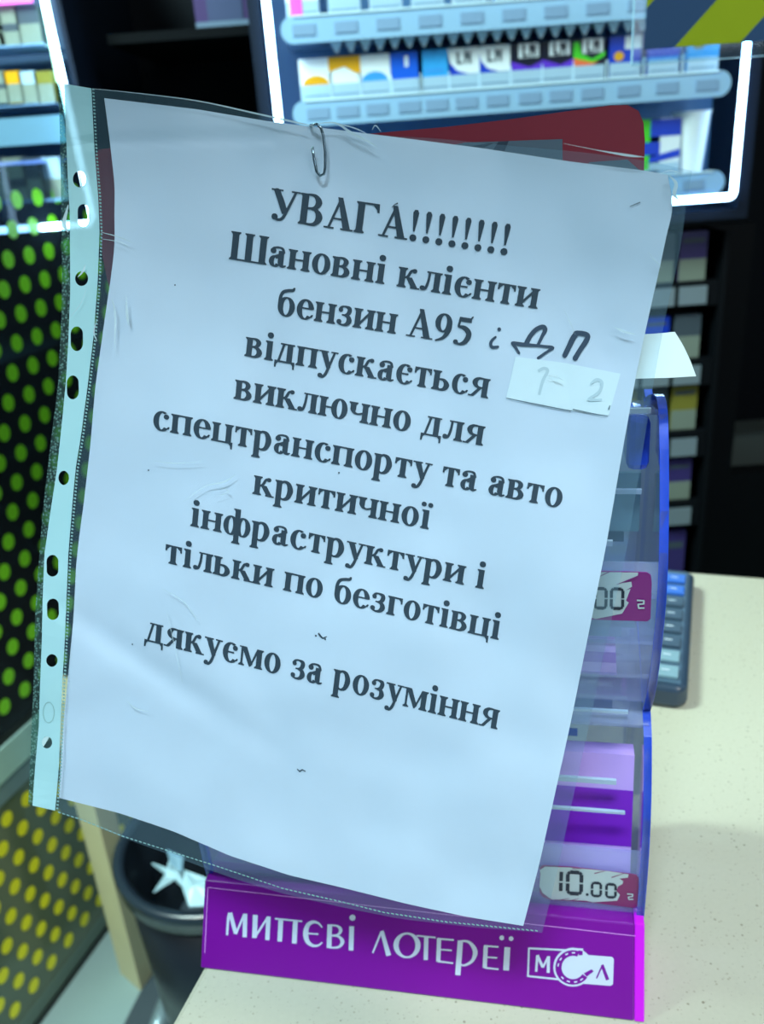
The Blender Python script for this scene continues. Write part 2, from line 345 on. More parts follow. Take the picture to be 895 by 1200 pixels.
for s_ in ([(57, 200, 9), (62, 130, 11), (68, 106, 13)], [(70, 106, 18), (94, 194, 16)], [(94, 196, 9), (128, 115, 9)], [(133, 110, 18), (131, 209, 18)],
           [(176, 115, 20), (172, 212, 20)], [(176, 205, 9), (226, 128, 9)], [(231, 122, 18), (226, 221, 18)],
           [(258, 131, 7), (372, 142, 7)], [(283, 133, 20), (278, 227, 20)], [(344, 140, 20), (339, 235, 20)],
           [(390, 192, 7), (440, 196, 7)], [(488, 155, 20), (485, 254, 20)], [(580, 163, 20), (577, 264, 20)],
           [(668, 275, 7), (705, 184, 9)], [(706, 182, 15), (735, 286, 21)]): a_ += stroke2(s_)
for s_ in ([(456, 168, 6), (440, 150, 9), (418, 145, 14), (396, 158, 18), (387, 192, 22), (394, 225, 19), (415, 243, 13), (440, 243, 8), (456, 230, 6)],
           [(488, 158, 7), (520, 162, 9), (534, 179, 15), (522, 198, 9), (492, 201, 6)], [(492, 202, 7), (525, 206, 10), (541, 227, 17), (525, 250, 10), (486, 252, 7)]): a_ += stroke2(smooth2(s_, 5))
a_ += [disc2(583, 127, 13)] + ring2(812, 243, 57, 54, 22, 8)
signink('first_words_lettering', a_, white, .0002, 3.58, 250, 1040)
b_ = []
for s_ in ([(26, 117, 6), (97, 124, 6)], [(62, 120, 16), (60, 208, 16)], [(110, 127, 16), (107, 214, 16)], [(104, 128, 7), (165, 133, 6)], [(108, 168, 6), (158, 172, 6)],
           [(105, 213, 7), (163, 220, 6)], [(190, 135, 20), (180, 265, 20)], [(285, 155, 16), (281, 238, 16)], [(279, 155, 7), (333, 159, 6)], [(283, 197, 6), (328, 200, 6)],
           [(281, 237, 7), (333, 243, 6)], [(366, 160, 22), (361, 247, 22)]): b_ += stroke2(s_)
b_ += stroke2(smooth2([(190, 137, 7), (222, 141, 10), (245, 174, 18), (235, 210, 12), (205, 228, 8), (185, 222, 6)], 5)) + [disc2(345, 125, 9), disc2(380, 128, 9)]
signink('second_words_lettering', b_, white, .0002, 3.2, 480, 1060)
# framed emblem: letter, horseshoe, letter
e_ = stroke2([(446, 164, 7), (600, 172, 7)]) + stroke2([(447, 162, 7), (443, 270, 7)]) + stroke2([(441, 268, 7), (600, 285, 7)])
e_ += stroke2([(474, 252, 9), (478, 190, 9)]) + stroke2([(478, 190, 11), (499, 236, 11)]) + stroke2([(499, 236, 8), (519, 196, 8)]) + stroke2([(520, 194, 12), (519, 256, 12)])
signink('emblem_frame', e_, white, .0002, 3.2, 480, 1060)
em = signink('emblem_disc', [disc2(612, 235, 74, 73, n=32), [(612, 163), (650, 165), (650, 188), (758, 196), (765, 204), (762, 300), (752, 305), (640, 296)]], white, .00022, 3.2, 480, 1060)
signink('horseshoe', ring2(612, 236, 66, 65, 23, 21, 35, 292) + [[(632, 172), (648, 174), (648, 190), (634, 190)], [(664, 270), (690, 250), (682, 243), (652, 258)]], magenta, .00034, 3.2, 480, 1060)
nails = []
for an in (55, 80, 108, 135, 190, 215, 245, 272):
    x, y = 612 + 56 * cos(radians(an)), 236 + 55 * sin(radians(an)); t = radians(an + 90)
    nails += stroke2([(x - 6 * cos(t), y - 6 * sin(t), 5), (x + 6 * cos(t), y + 6 * sin(t), 5)])
signink('horseshoe_nails', nails, white, .00042, 3.2, 480, 1060)
signink('emblem_letter', stroke2([(700, 277, 5), (722, 228, 6)]) + stroke2([(721, 226, 11), (742, 283, 13)]), magenta, .00034, 3.2, 480, 1060)
signink('sign_border', stroke2([(240 + 4, 1040, .8), (745, 1097, .8)]) + stroke2([(243.5, 1040, .8), (239, 1133, .8)]) + stroke2([(745, 1097, .9), (747, 1196, .9)]), mat('pale_magenta_line', (225, 150, 235), .4), .0002, 1, 0, 0)

# tiers: side panels with blue edges, fronts, floors
tierL = [(.0300, .0190), (.0262, .030), (.0245, .050), (.0245, .076), (.029, .100), (.037, .118), (.047, .130), (.085, .150), (.120, .150), (.120, .022), (.040, .0175)]
tierU = [(.060, .128), (.048, .137), (.037, .158), (.031, .185), (.030, .205), (.036, .226), (.048, .249), (.058, .263), (.066, .268), (.080, .268), (.110, .258), (.120, .250), (.120, .150), (.100, .130)]
def refine(p, n=3):
    q = []
    N = len(p)
    for i in range(N):
        a, b, c, d = p[i - 1], p[i], p[(i + 1) % N], p[(i + 2) % N]
        for k in range(n):
            t = k / n
            q.append(tuple(0.5 * (2*b[j] + (c[j]-a[j])*t + (2*a[j]-5*b[j]+4*c[j]-d[j])*t*t + (-a[j]+3*b[j]-3*c[j]+d[j])*t**3) for j in (0, 1)))
    return q
for prof, xr in ((tierL, DW - .003), (tierU, DW - .003)):
    for xs, side in ((-.001, -1), (xr, 1)):
        pr = refine(prof)
        sp_ = build('side_panel', MB().prism([DP(xs, y, z) for y, z in pr], DX * .003), acr, disp)
        # thin blue band following the panel edge (fluorescent cut edge)
        mb = MB(); n = len(pr); cy = sum(p[0] for p in pr) / n; cz = sum(p[1] for p in pr) / n
        i0 = len(mb.v)
        for y, z in pr:
            k = .004 / max(hypot(y - cy, z - cz), 1e-4)
            yi, zi = y + (cy - y) * k, z + (cz - z) * k
            mb.v += [DP(xs - .0002, y, z), DP(xs + .0032, y, z), DP(xs + .0032, yi, zi), DP(xs - .0002, yi, zi)]
        for k in range(n):
            a4, c4 = 4 * k, 4 * ((k + 1) % n)
            for j in range(4): mb.f.append([a4 + j, c4 + j, c4 + (j + 1) % 4, a4 + (j + 1) % 4])
        build('panel_edge', mb, blue, sp_)
def sheet(prof, x0, x1, th=.0022):
    mb = MB(); n = len(prof); pts = []
    for k, (y, z) in enumerate(prof):
        y0, z0 = prof[max(k - 1, 0)]; y1, z1 = prof[min(k + 1, n - 1)]; L = hypot(y1 - y0, z1 - z0)
        pts.append((y + (z1 - z0) / L * th, z - (y1 - y0) / L * th))
    for k in range(n - 1):
        mb.prism([DP(x0, *prof[k]), DP(x0, *prof[k + 1]), DP(x0, *pts[k + 1]), DP(x0, *pts[k])], DX * (x1 - x0))
    return mb
frontL = [(.0305, .020), (.0275, .030), (.0262, .045), (.026, .060), (.028, .072)]
frontU = [(.047, .140), (.038, .158), (.0325, .178), (.031, .200), (.034, .214)]
build('front_panel', sheet(frontL, .002, DW - .001), acr, disp)
build('front_panel', sheet(frontU, .002, DW - .001), acr, disp)
build('tier_floor', sheet([(.034, .021), (.118, .026)], .002, DW - .001), acr, disp)
build('tier_floor', sheet([(.052, .139), (.118, .146)], .002, DW - .001), acr, disp)
build('tier_back', sheet([(.118, .026), (.100, .125)], .002, DW - .001), acrb, disp)
build('tier_back', sheet([(.118, .15), (.112, .252)], .002, DW - .001), acrb, disp)
build('tier_top', sheet([(.066, .266), (.112, .256)], .002, DW - .001), acr, disp)
build('hood', sheet([(.045, .129), (.060, .134), (.100, .140)], .002, DW - .001), acr, disp)
build('blue_glide', MB().prism([DP(DW - .014, .064, .240), DP(DW - .005, .064, .240), DP(DW - .005, .067, .262), DP(DW - .014, .067, .264)], DY * .02), mat('blue_clear_plastic', (40, 76, 205), .15, coat=.5, var=.3, scale=150), disp, bevel=.003)
bar = mat('edge_highlight', (178, 200, 222), .15, coat=.5)  # pale bars painted as highlights along the clear edges
for x0, x1, y, z, h in ((.12, DW - .014, .038, .101, .0024), (.12, DW - .010, .033, .089, .0012), (.10, DW - .02, .040, .218, .0022), (.10, DW - .006, .062, .2655, .002), (DW - .026, DW - .008, .06, .232, .002), (.08, DW - .01, .045, .1345, .0012)):
    build('rim_highlight', MB().prism([DP(x0, y, z), DP(x1, y, z), DP(x1, y, z + h), DP(x0, y, z + h)], DY * .0015), bar, disp)
# ladder-like inner guides
dkl = mat('dim_blue_label', (70, 92, 120), .5)
for (x0, x1, y, z0, z1) in ((DW - .045, DW - .022, .078, .184, .200), (DW - .030, DW - .012, .082, .200, .205), (DW - .046, DW - .010, .080, .118, .131)):
    build('inner_label', MB().prism([DP(x0, y, z0), DP(x1, y, z0), DP(x1, y + .002, z1), DP(x0, y + .002, z1)], DY * .0012), dkl, disp)
build('blue_tab', MB().prism([DP(DW - .040, .073, .099), DP(DW - .030, .073, .099), DP(DW - .030, .073, .103), DP(DW - .040, .073, .103)], DY * .001), mat('blue_tab_plastic', (40, 80, 220), .3), disp)
gui = clear('frosted_guide', (180, 205, 220), gloss=1.2, rough=.15, haze=.35, hazecol=(165, 205, 215), ior=1.45)
for (x0, x1, y, z0, z1) in ((.02, DW - .006, .080, .206, .232), (DW - .045, DW - .012, .07, .158, .178), (.02, DW - .006, .075, .160, .176), (DW - .05, DW - .014, .075, .112, .124)):
    build('inner_guide', MB().prism([DP(x0, y, z0), DP(x1, y, z0), DP(x1, y + .004, z1), DP(x0, y + .004, z1)], DY * .002), gui, disp)
# header card
HY = .072; HP = A + DY * HY
def onhead(px, py, off=0.0): return onplane(px, py, HP - DY * off, DY)
hd = [(112, 190), (112, 181), (116, 175), (135, 173), (250, 169), (350, 164), (440, 156), (520, 149), (600, 139.5), (660, 131), (715, 123.5), (735, 123), (748, 130), (754, 144), (755.5, 165), (753, 250), (750, 330), (740, 345), (500, 357), (140, 357), (130, 345), (126, 330), (120, 300), (116, 250)]
hdr = build('header_card', MB().prism([onhead(*p) for p in hd], DY * .003), mat('dark_red_card', (132, 44, 58), .35, var=.06, coat=.2), disp)
mb = MB(); mb.flat = True
mb.poly([onhead(x, y, .0003) for x, y in ((520, 172), (545, 167), (659, 163), (659, 200), (520, 200))])
mb.poly([onhead(x, y, .0003) for x, y in ((690, 190), (735, 187), (750, 200), (750, 210), (690, 210))])
build('printed_grey_shape', mb, mat('grey_print', (84, 104, 118), .5), hdr)
mb = MB(); mb.flat = True
mb.poly([onhead(x, y, .0004) for x, y in ((576, 178), (584, 166), (596, 165), (590, 180))]); mb.poly([onhead(x, y, .0004) for x, y in ((536, 174), (572, 168), (578, 168), (560, 176))])
build('printed_dark_shape', mb, mat('dark_print', (46, 62, 78), .5), hdr)
build('header_post', MB().box((0, 0, 0), (0, 0, 0)) if False else MB().prism([DP(.03, .078, .285), DP(.17, .078, .285), DP(.17, .078, .36), DP(.03, .078, .36)], DY * .002), acr, disp)
# ticket stacks behind the fronts
tk = mat('purple_ticket', (140, 40, 205), .4, var=.05); tk2 = mat('lilac_ticket', (222, 180, 255), .4)
def stack(prof0, prof1, x0, x1, label):
    (y0, z0), (y1, z1) = prof0, prof1
    o = thing('ticket_stack', DP((x0 + x1) / 2, y0, z0), label, 'tickets', 'ticket stacks in the dispenser')
    build('cards', MB().prism([DP(x0, y0, z0), DP(x1, y0, z0), DP(x1, y1, z1), DP(x0, y1, z1)], DY * .008), tk2, o)
    f = lambda x, k, e=.0003: DP(x, y0 + (y1 - y0) * k - e, z0 + (z1 - z0) * k)
    m_ = MB(); m_.flat = True; m_.poly([f(x0, .40), f(x1, .42), f(x1, .78), f(x0, .80)])
    build('dark_print_band', m_, tk, o)
    m_ = MB(); m_.flat = True; m_.poly([f(x0, 0), f(x1, 0), f(x1, .09), f(x0, .14)])
    build('lower_print_band', m_, tk, o)
    return o
stack((.040, .0245), (.054, .105), .008, DW - .005, 'purple lottery tickets in the lower tier behind the 10.00 sticker')
stack((.062, .143), (.075, .150), .008, DW - .014, 'thin edge of purple tickets lying in the upper tier')

# price stickers -----------------------------------------------------------------
ink = mat('dark_ink', (30, 44, 60), .55)
def fits(prof, dz=0.0):                       # ray hits the bent front sheet -> plane through two profile points
    (y0, z0), (y1, z1) = prof
    p = DP(0, y0, z0); n = (DP(0, y1, z1) - p).cross(DX).normalized()
    if n.dot(CAM - p) < 0: n = -n
    return p, n
PL = fits(((.0272, .031), (.0262, .052))); PU = fits(((.0372, .158), (.0312, .196)))
def stick(name, polys, m, pn, off, sc, ox, oy, parent, thick=0):
    mb = MB(); mb.flat = not thick
    for i, p in enumerate(polys):
        q = [onplane(ox + x / sc, oy + y / sc, pn[0] + pn[1] * (off + i * 1e-7), pn[1]) for x, y in p]
        if thick: mb.prism(q, -pn[1] * thick)
        else: mb.poly(q)
    return build(name, mb, m, parent)
def seg0(x0, x1, y0, y1, w, sk=.1):
    ym = (y0 + y1) / 2; g = w * .22; o = []
    sx = lambda x, y: (x + (ym - y) * .02, y + (x - x0) * sk)
    def L(a, b): 
        o.extend(stroke2([(*sx(*a), w), (*sx(*b), w)]))
    L((x0, y0 + w * .55), (x0, ym - g)); L((x0, ym + g), (x0, y1 - w * .55)); L((x1, y0 + w * .55), (x1, ym - g)); L((x1, ym + g), (x1, y1 - w * .55))
    L((x0 + w * .6, y0), (x1 - w * .6, y0)); L((x0 + w * .6, y1), (x1 - w * .6, y1))
    for a, b in (((x0, y0 + w * .55), (x0 + w * .6, y0)), ((x1, y0 + w * .55), (x1 - w * .6, y0)), ((x0, y1 - w * .55), (x0 + w * .6, y1)), ((x1, y1 - w * .55), (x1 - w * .6, y1))):
        o.extend(stroke2([(*sx(*a), w * .85), (*sx(*b), w * .85)]))
    return o
mgs = mat('sticker_magenta', (138, 34, 128), .35); mgl = mat('sticker_wine', (138, 44, 104), .35); stw = mat('sticker_white', (196, 212, 214), .4)
s1 = stick('price_sticker', [[(118, 405), (135, 390), (330, 402), (690, 445), (715, 450), (727, 470), (722, 640), (700, 653), (420, 618), (180, 602), (135, 585), (118, 560)]], mgl, PL, .0006, 5.265, 610, 940, disp, .0003)
stick('white_field', [[(150, 398), (300, 403), (540, 425), (665, 445), (662, 466), (610, 472), (632, 488), (628, 505), (600, 520), (590, 548), (612, 572), (595, 608), (445, 618), (400, 608), (190, 600), (135, 560), (116, 520), (122, 440), (118, 420)]], stw, PL, .0008, 5.265, 610, 940, s1)
d_ = stroke2([(251, 430, 22), (249, 487, 22)]) + stroke2([(248, 498, 22), (247, 549, 22)]) + seg0(290, 374, 431, 562, 23, .06) + [disc2(410, 571, 9)] + seg0(440, 494, 498, 578, 16, .05) + seg0(529, 585, 506, 586, 16, .05)
stick('digits', d_, ink, PL, .0010, 5.265, 610, 940, s1)
d_ = stroke2([(318, 410, 5), (375, 412, 2)]) + stroke2([(455, 440, 6), (520, 425, 2)]) + stroke2([(560, 465, 6), (640, 440, 2)]) + stroke2([(250, 603, 5), (300, 592, 2)]) + stroke2([(310, 607, 5), (360, 594, 2)])
stick('scratch_marks', d_, mgl, PL, .0009, 5.265, 610, 940, s1)
stick('currency_mark', stroke2([(656, 566, 8), (690, 569, 8), (690, 582, 8), (664, 586, 8), (668, 600, 8), (694, 599, 8)]), stw, PL, .0010, 5.265, 610, 940, s1)
s2 = stick('price_sticker', [[(-150, 330), (120, 330), (420, 338), (470, 340), (492, 355), (497, 400), (490, 600), (472, 615), (140, 605), (-150, 590)]], mgs, PU, .0006, 4.8, 660, 600, disp, .0003)
stick('white_field', [[(-140, 335), (420, 340), (418, 365), (330, 400), (382, 392), (386, 420), (352, 440), (378, 432), (352, 498), (368, 510), (330, 572), (180, 602), (140, 588), (-140, 580)]], stw, PU, .0008, 4.8, 660, 600, s2)
stick('digits', seg0(178, 240, 430, 540, 17, .03) + seg0(270, 334, 432, 542, 17, .03) + [disc2(151, 537, 7)] + seg0(60, 120, 425, 535, 17, .03), ink, PU, .0010, 4.8, 660, 600, s2)
stick('scratch_marks', stroke2([(170, 378, 2), (258, 337, 5)]) + stroke2([(300, 408, 2), (420, 362, 9)]), mgs, PU, .0009, 4.8, 660, 600, s2)
stick('currency_mark', stroke2([(413, 497, 9), (452, 499, 9), (452, 516, 9), (420, 520, 9), (424, 541, 9), (456, 540, 9)]), stw, PU, .0010, 4.8, 660, 600, s2)

# ================================================================== NOTICE IN ITS SLEEVE
def plane_inv(c):                              # 1/depth is linear over the picture for a plane
    (x0, y0, t0), (x1, y1, t1), (x2, y2, t2) = c
    a = Matrix(((x0, y0, 1), (x1, y1, 1), (x2, y2, 1))); return a.inverted() @ Vector((1 / t0, 1 / t1, 1 / t2))
PI_ = plane_inv(((122, 115, .3125), (795, 210, .2870), (69, 935, .350)))
def depth(px, py):
    t = 1 / (PI_[0] * px + PI_[1] * py + PI_[2])
    u = (px - 430) / 340; v = (py - 560) / 460
    t -= .0135 * (max(0, 380 - (py - (px - 430) * .14)) / 260) ** 2                        # top edge curls forward
    t -= .0030 * (u * u - .3)                                                              # slight bow
    t += .0020 * sin(v * 2.6 + u * .8)
    n = noise.noise(Vector((px / 150, py / 170, 0))) * .0019 + noise.noise(Vector((px / 60 + 9, py / 75, 3))) * (.0005 + .0006 * max(0, min(1, (py - 550) / 300)))
    n += .0006 * math.exp(-((py - 166 - (px - 130) * -.03) / 5) ** 2) * (1 if px < 330 else 0)
    # soft crease toward the lower left
    q = (px - 190) * .55 + (py - 790) * -.83
    n += .0012 * math.exp(-(q / 16) ** 2) * math.exp(-((px - 170) / 120) ** 2)
    return t + n
def PW(px, py, off=0.0): return ond(px, py, depth(px, py) - off)
def interp(tab, s):
    n = len(tab) - 1; k = min(int(s * n), n - 1); f = s * n - k; i = k
    P = [tab[max(i - 1, 0)], tab[i], tab[i + 1], tab[min(i + 2, n)]]
    return tuple(0.5 * (2*P[1][c] + (P[2][c]-P[0][c])*f + (2*P[0][c]-5*P[1][c]+4*P[2][c]-P[3][c])*f*f + (-P[0][c]+3*P[1][c]-3*P[2][c]+P[3][c])*f**3) for c in (0, 1))
def resample(pts, n=24):
    d = [0]
    for a, b in zip(pts, pts[1:]): d.append(d[-1] + hypot(b[0] - a[0], b[1] - a[1]))
    out = []
    for k in range(n + 1):
        s = d[-1] * k / n; i = 0
        while i < len(pts) - 2 and d[i + 1] < s: i += 1
        f = (s - d[i]) / (d[i + 1] - d[i]); out.append((pts[i][0] + (pts[i+1][0] - pts[i][0]) * f, pts[i][1] + (pts[i+1][1] - pts[i][1]) * f))
    return out
def coons(T, Bm, L, R):
    T, Bm, L, R = map(resample, (T, Bm, L, R))
    def f(u, v):
        t, b, l, r = interp(T, u), interp(Bm, u), interp(L, v), interp(R, v)
        return tuple((1 - v) * t[c] + v * b[c] + (1 - u) * l[c] + u * r[c] - ((1 - u) * (1 - v) * T[0][c] + u * (1 - v) * T[-1][c] + (1 - u) * v * Bm[0][c] + u * v * Bm[-1][c]) for c in (0, 1))
    return f
paperL = [(122, 115), (129, 168), (134, 215), (134, 297), (129, 330), (119, 400), (112, 450), (105, 530), (98, 590), (90, 650), (86, 725), (79, 800), (74, 850), (69, 935)]
paperR = [(782, 205), (788, 240), (776, 300), (760, 370), (745, 440), (729, 530), (710, 640), (690, 740), (668, 850), (648, 940), (630, 1020), (613, 1085)]
paperT = [(122, 115), (230, 128), (320, 143), (386, 151), (466, 161), (560, 173), (666, 189), (755, 200), (782, 205)]
paperB = [(69, 935), (140, 953), (200, 973), (270, 1003), (340, 1026), (400, 1040), (480, 1060), (550, 1075), (613, 1085)]
pf_ = coons(paperT, paperB, paperL, paperR)
pap = mat('white_copy_paper', (213, 226, 238), .7, var=.015, scale=60, bump=.05)
notice = thing('paper_notice', PW(340, 1020, -.0005), 'white A4 notice printed with bold black Cyrillic text, filling the foreground', 'notice')
mb = MB(); mb.grid(lambda u, v: PW(*pf_(u, v)), 90, 120); mb.flat = True
ps = build('paper_sheet', mb, pap, notice, smooth=True)
inkp = mat('printed_black_ink', (26, 38, 52), .55)
def fixn(o): return o
def lean(px): return .065 + (px - 100) / 690 * .135
def pink(name, polys, m, off, parent=notice):
    mb = MB(); mb.flat = True
    for i, p in enumerate(polys): mb.poly([PW(x, y, off + (i % 16) * 1.5e-6) for x, y in p])
    return build(name, mb, m, parent)
LINES = [
    ('УВАГА!!!!!!!!', (315, 256.5), (597, 299.5), 25.2), ('Шановні клієнти', (268, 303.5), (629, 362), 23),
    ('бензин А95', (323, 368.5), (551, 405.5), 22.6), ('відпускається', (286, 417), (571.5, 467), 22.4),
    ('виключно для', (273.5, 467), (565.5, 522.5), 22.4), ('спецтранспорту та авто', (178, 502.5), (657, 595.5), 22),
    ('критичної', (295.5, 578.5), (502.5, 620.5), 21.8), ('інфраструктури і', (222, 616), (567, 690.5), 21.6),
    ('тільки по безготівці', (192, 659), (584.5, 750), 21.6), ('дякуємо за розуміння', (169, 750.5), (582.5, 855), 22.4)]
for txt, (x0, y0), (x1, y1), xh in LINES:
    adv = sum(GL[c][1] + 1.6 for c in txt); kx = (x1 - x0) / (adv - 3); sl = (y1 - y0) / (x1 - x0); ky = xh / XH
    pos = 0; polys = []
    for c in txt:
        g, a = GL[c]
        for p, ex in [(p, ex) for ex in (-.9, .9) for p in g]:
            q = []
            for gx, gy in p:
                bxp = x0 + (pos + gx + ex) * kx
                h = gy * ky; q.append((bxp + h * lean(bxp), y0 + (bxp - x0) * sl - h))
            polys.append(q)
        pos += a + 1.6
    pink('printed_line', polys, inkp, .00025)
# handwriting in marker: i, D, P
hw = []
H = lambda *p: [(560 + x / 4.475, 370 + y / 4.475, w / 4.475) for x, y, w in p]
for s_ in (H((92, 112, 12), (74, 128, 15), (66, 148, 17), (75, 165, 16), (104, 163, 14)), H((256, 140, 26), (275, 105, 24), (305, 72, 24), (340, 58, 24), (352, 75, 24), (335, 110, 18), (316, 150, 16)),
           H((216, 196, 11), (196, 165, 15), (180, 142, 14), (225, 150, 22), (290, 155, 16), (345, 160, 14), (392, 168, 16), (360, 190, 14), (316, 222, 16)),
           H((455, 208, 26), (478, 160, 28), (500, 115, 30), (520, 90, 26)), H((512, 92, 26), (545, 92, 26), (575, 104, 26), (565, 135, 28), (535, 180, 26), (510, 222, 28))):
    hw += stroke2(smooth2(s_, 5)) + [disc2(s_[0][0], s_[0][1], s_[0][2] / 2), disc2(s_[-1][0], s_[-1][1], s_[-1][2] / 2)]
hw += [disc2(560 + 111 / 4.475, 370 + 71 / 4.475, 2.2)]
o = pink('marker_handwriting', hw, mat('marker_ink', (40, 54, 76), .45), .00032); o['label'] = 'handwritten letters added in black marker'
# correction patch glued over old text
patch = pink('correction_patch', [[(604, 418), (660, 425), (727, 438), (713, 487), (671, 481.5), (669, 481), (593, 466)]], mat('patch_paper', (228, 244, 246), .5), .0003)
fade = mat('faded_pencil', (196, 216, 220), .6)
G2 = lambda *p: [(560 + x / 4.475, 370 + y / 4.475, w / 4.475) for x, y, w in p]
pink('faded_numbers', stroke2(smooth2(G2((315, 290, 14), (345, 275, 16), (365, 290, 16), (340, 340, 16), (320, 415, 14)), 4)) + stroke2(smooth2(G2((590, 360, 12), (620, 335, 16), (650, 350, 16), (635, 400, 16), (580, 440, 14), (650, 440, 12)), 4)), fade, .0006)
pink('patch_edge_shadow_line', stroke2([(593, 466.8, .5), (630, 474, .9), (669, 481.8, 1.3)]) + stroke2([(671, 479.6, 1.1), (712, 488, .5)]) + stroke2([(714.5, 475, 1.2), (713, 480, 1.6)]), mat('patch_edge_shade', (96, 112, 120), .6), .0006)  # grey lines paint the patch's shadow along its edges
sm = [(373, 742, 2), (375, 745, 2.2), (378, 748, 1.6), (383, 746, 1)]
pink('ink_specks', stroke2(sm) + [disc2(370, 745, 1.1), disc2(381, 749, 1)] + stroke2([(348, 901, 1), (351, 904, 1.6), (354, 902, 1.4), (358, 904, 1)]) + stroke2([(459, 243, .8), (462, 240, 1), (466, 238, 1.6)]) +
     [disc2(205, 334, .9), disc2(155, 755, .8), disc2(174, 551, .9), disc2(397, 554, 1)] + stroke2([(738, 242, .8), (750, 237, 1.2)]), mat('grey_speck', (40, 52, 64), .6), .0003)

# plastic sleeve -------------------------------------------------------------
film = clear('sleeve_film', (248, 251, 253), gloss=.9, rough=.14, haze=.05, hazecol=(170, 215, 235), bump=.10, scale=45, ior=1.35)
weld = clear('embossed_weld_film', (150, 190, 180), gloss=.7, rough=.4, haze=.28, hazecol=(140, 190, 180), bump=.25, scale=900, cell=True)
stripm = clear('milky_binder_strip', (225, 240, 236), gloss=.5, rough=.3, haze=.965, hazecol=(178, 222, 226))
sleeve = thing('plastic_sleeve', PW(60, 945, .001), 'clear punched plastic sleeve with milky binder strip around the notice', 'sleeve')
outL = [(67.6, 97), (70, 150), (71, 200), (71.7, 250), (72.7, 320), (72, 370), (68, 450), (58, 530), (50, 600), (45, 665), (41, 720), (40, 770), (39, 810), (37, 850), (35, 900), (33, 942)]
strL = [(75, 98), (79, 200), (81.7, 250), (82.3, 340), (80, 400), (77, 450), (71, 510), (66.7, 550), (59, 600), (52, 650), (50, 700), (49, 750), (47, 800), (45.5, 850), (41, 900), (38, 944)]
strR = [(107, 103.5), (111, 180), (115, 230), (116.7, 270), (114.5, 330), (110, 390), (103, 450), (95, 510), (88.5, 550), (84, 600), (80, 650), (78, 700), (76, 750), (73, 800), (71, 850), (69, 900), (64.5, 950)]
def lerp2(a, b, f): return (a[0] + (b[0] - a[0]) * f, a[1] + (b[1] - a[1]) * f)
def ribbon(La, Lb, n, off, k=2):
    La, Lb = resample(La, n), resample(Lb, n)
    m_ = MB(); m_.flat = True
    return m_.grid(lambda u, v: PW(*lerp2(La[min(int(round(v * n)), n)], Lb[min(int(round(v * n)), n)], u), off), k, n)
build('outer_weld', ribbon(outL, strL, 60, .0010, 3), weld, sleeve, smooth=True)
# binder strip with real punched holes
holes = [(93, 210, 7.6, 9.6, 0), (97.5, 252.5, 6.5, 13.2, 5.5), (95.6, 326.5, 7.6, 8.6, 0), (90, 397, 7.3, 14.4, 5), (85.3, 454, 7, 14, 5), (74.7, 560, 6.2, 8.3, 0), (61.5, 663, 7, 12.7, 5), (62, 714, 7, 12.5, 5), (60.8, 774, 6.6, 7.4, 0), (55, 870, 6, 7, 0)]
bm = bmesh.new(); eds = []
def loop(pts):
    vs = [bm.verts.new((x, y, 0)) for x, y in pts]
    for i in range(len(vs)): eds.append(bm.edges.new((vs[i], vs[(i + 1) % len(vs)])))
loop(resample(strL, 80) + resample(strR, 80)[::-1])
for x, y, rx, ry, f in holes:
    loop([(x + rx * cos(2 * pi * k / 24), y + f * (1 if sin(2 * pi * k / 24 + 1e-6) > 0 else -1) + (ry - f) * sin(2 * pi * k / 24)) for k in range(24)])
bmesh.ops.triangle_fill(bm, edges=eds, use_beauty=True)
mb = MB(); mb.flat = True; bm.verts.index_update()
mb.v = [PW(v.co.x, v.co.y, .0012) for v in bm.verts]; mb.f = [[v.index for v in f.verts] for f in bm.faces]; bm.free()
stp = build('binder_strip', mb, stripm, sleeve); stp['label'] = 'milky white strip with round and oblong punched holes'
pink('sealed_hole_mark', ring2(57, 835, 7, 12.5, 1, 1), mat('sealed_hole_line', (150, 190, 188), .4), .00135, sleeve)
pink('hole_flap', [[(48.5, 866), (55, 862.5), (58, 863.5), (51, 875), (49, 872)], [(92.5, 203), (94, 203), (97, 219), (95, 219)], ], mat('milky_flap', (205, 230, 230), .4), .0011, sleeve)
# front film with bottom margin and right margin
filmR = [(811, 200), (804, 240), (796, 299), (785, 345), (774, 400), (762, 470), (748, 560), (733, 650), (712, 745), (690, 850), (669, 945), (651, 1030), (635, 1093)]
filmT = [(107, 103.5), (200, 114), (300, 132), (368, 147), (392, 150), (440, 158), (520, 163), (600, 171), (680, 178), (755, 188), (811, 200)]
filmB = [(64.5, 950), (100, 964), (150, 984), (200, 1002), (260, 1025), (330, 1047), (400, 1063), (470, 1077), (560, 1087), (635, 1093)]
ff = coons(filmT, filmB, strR, filmR)
mb = MB(); mb.flat = True
def fpt(u, v):
    x, y = ff(u, v)
    return PW(x, y, .0013 + .0007 * noise.noise(Vector((x / 45, y / 60, 8))))
mb.grid(fpt, 80, 110)
build('front_film', mb, film, sleeve, smooth=True)
mb = MB(); mb.flat = True; mb.grid(lambda u, v: PW(*ff(u, v), -.0009), 30, 40)
build('back_film', mb, film, sleeve, smooth=True)
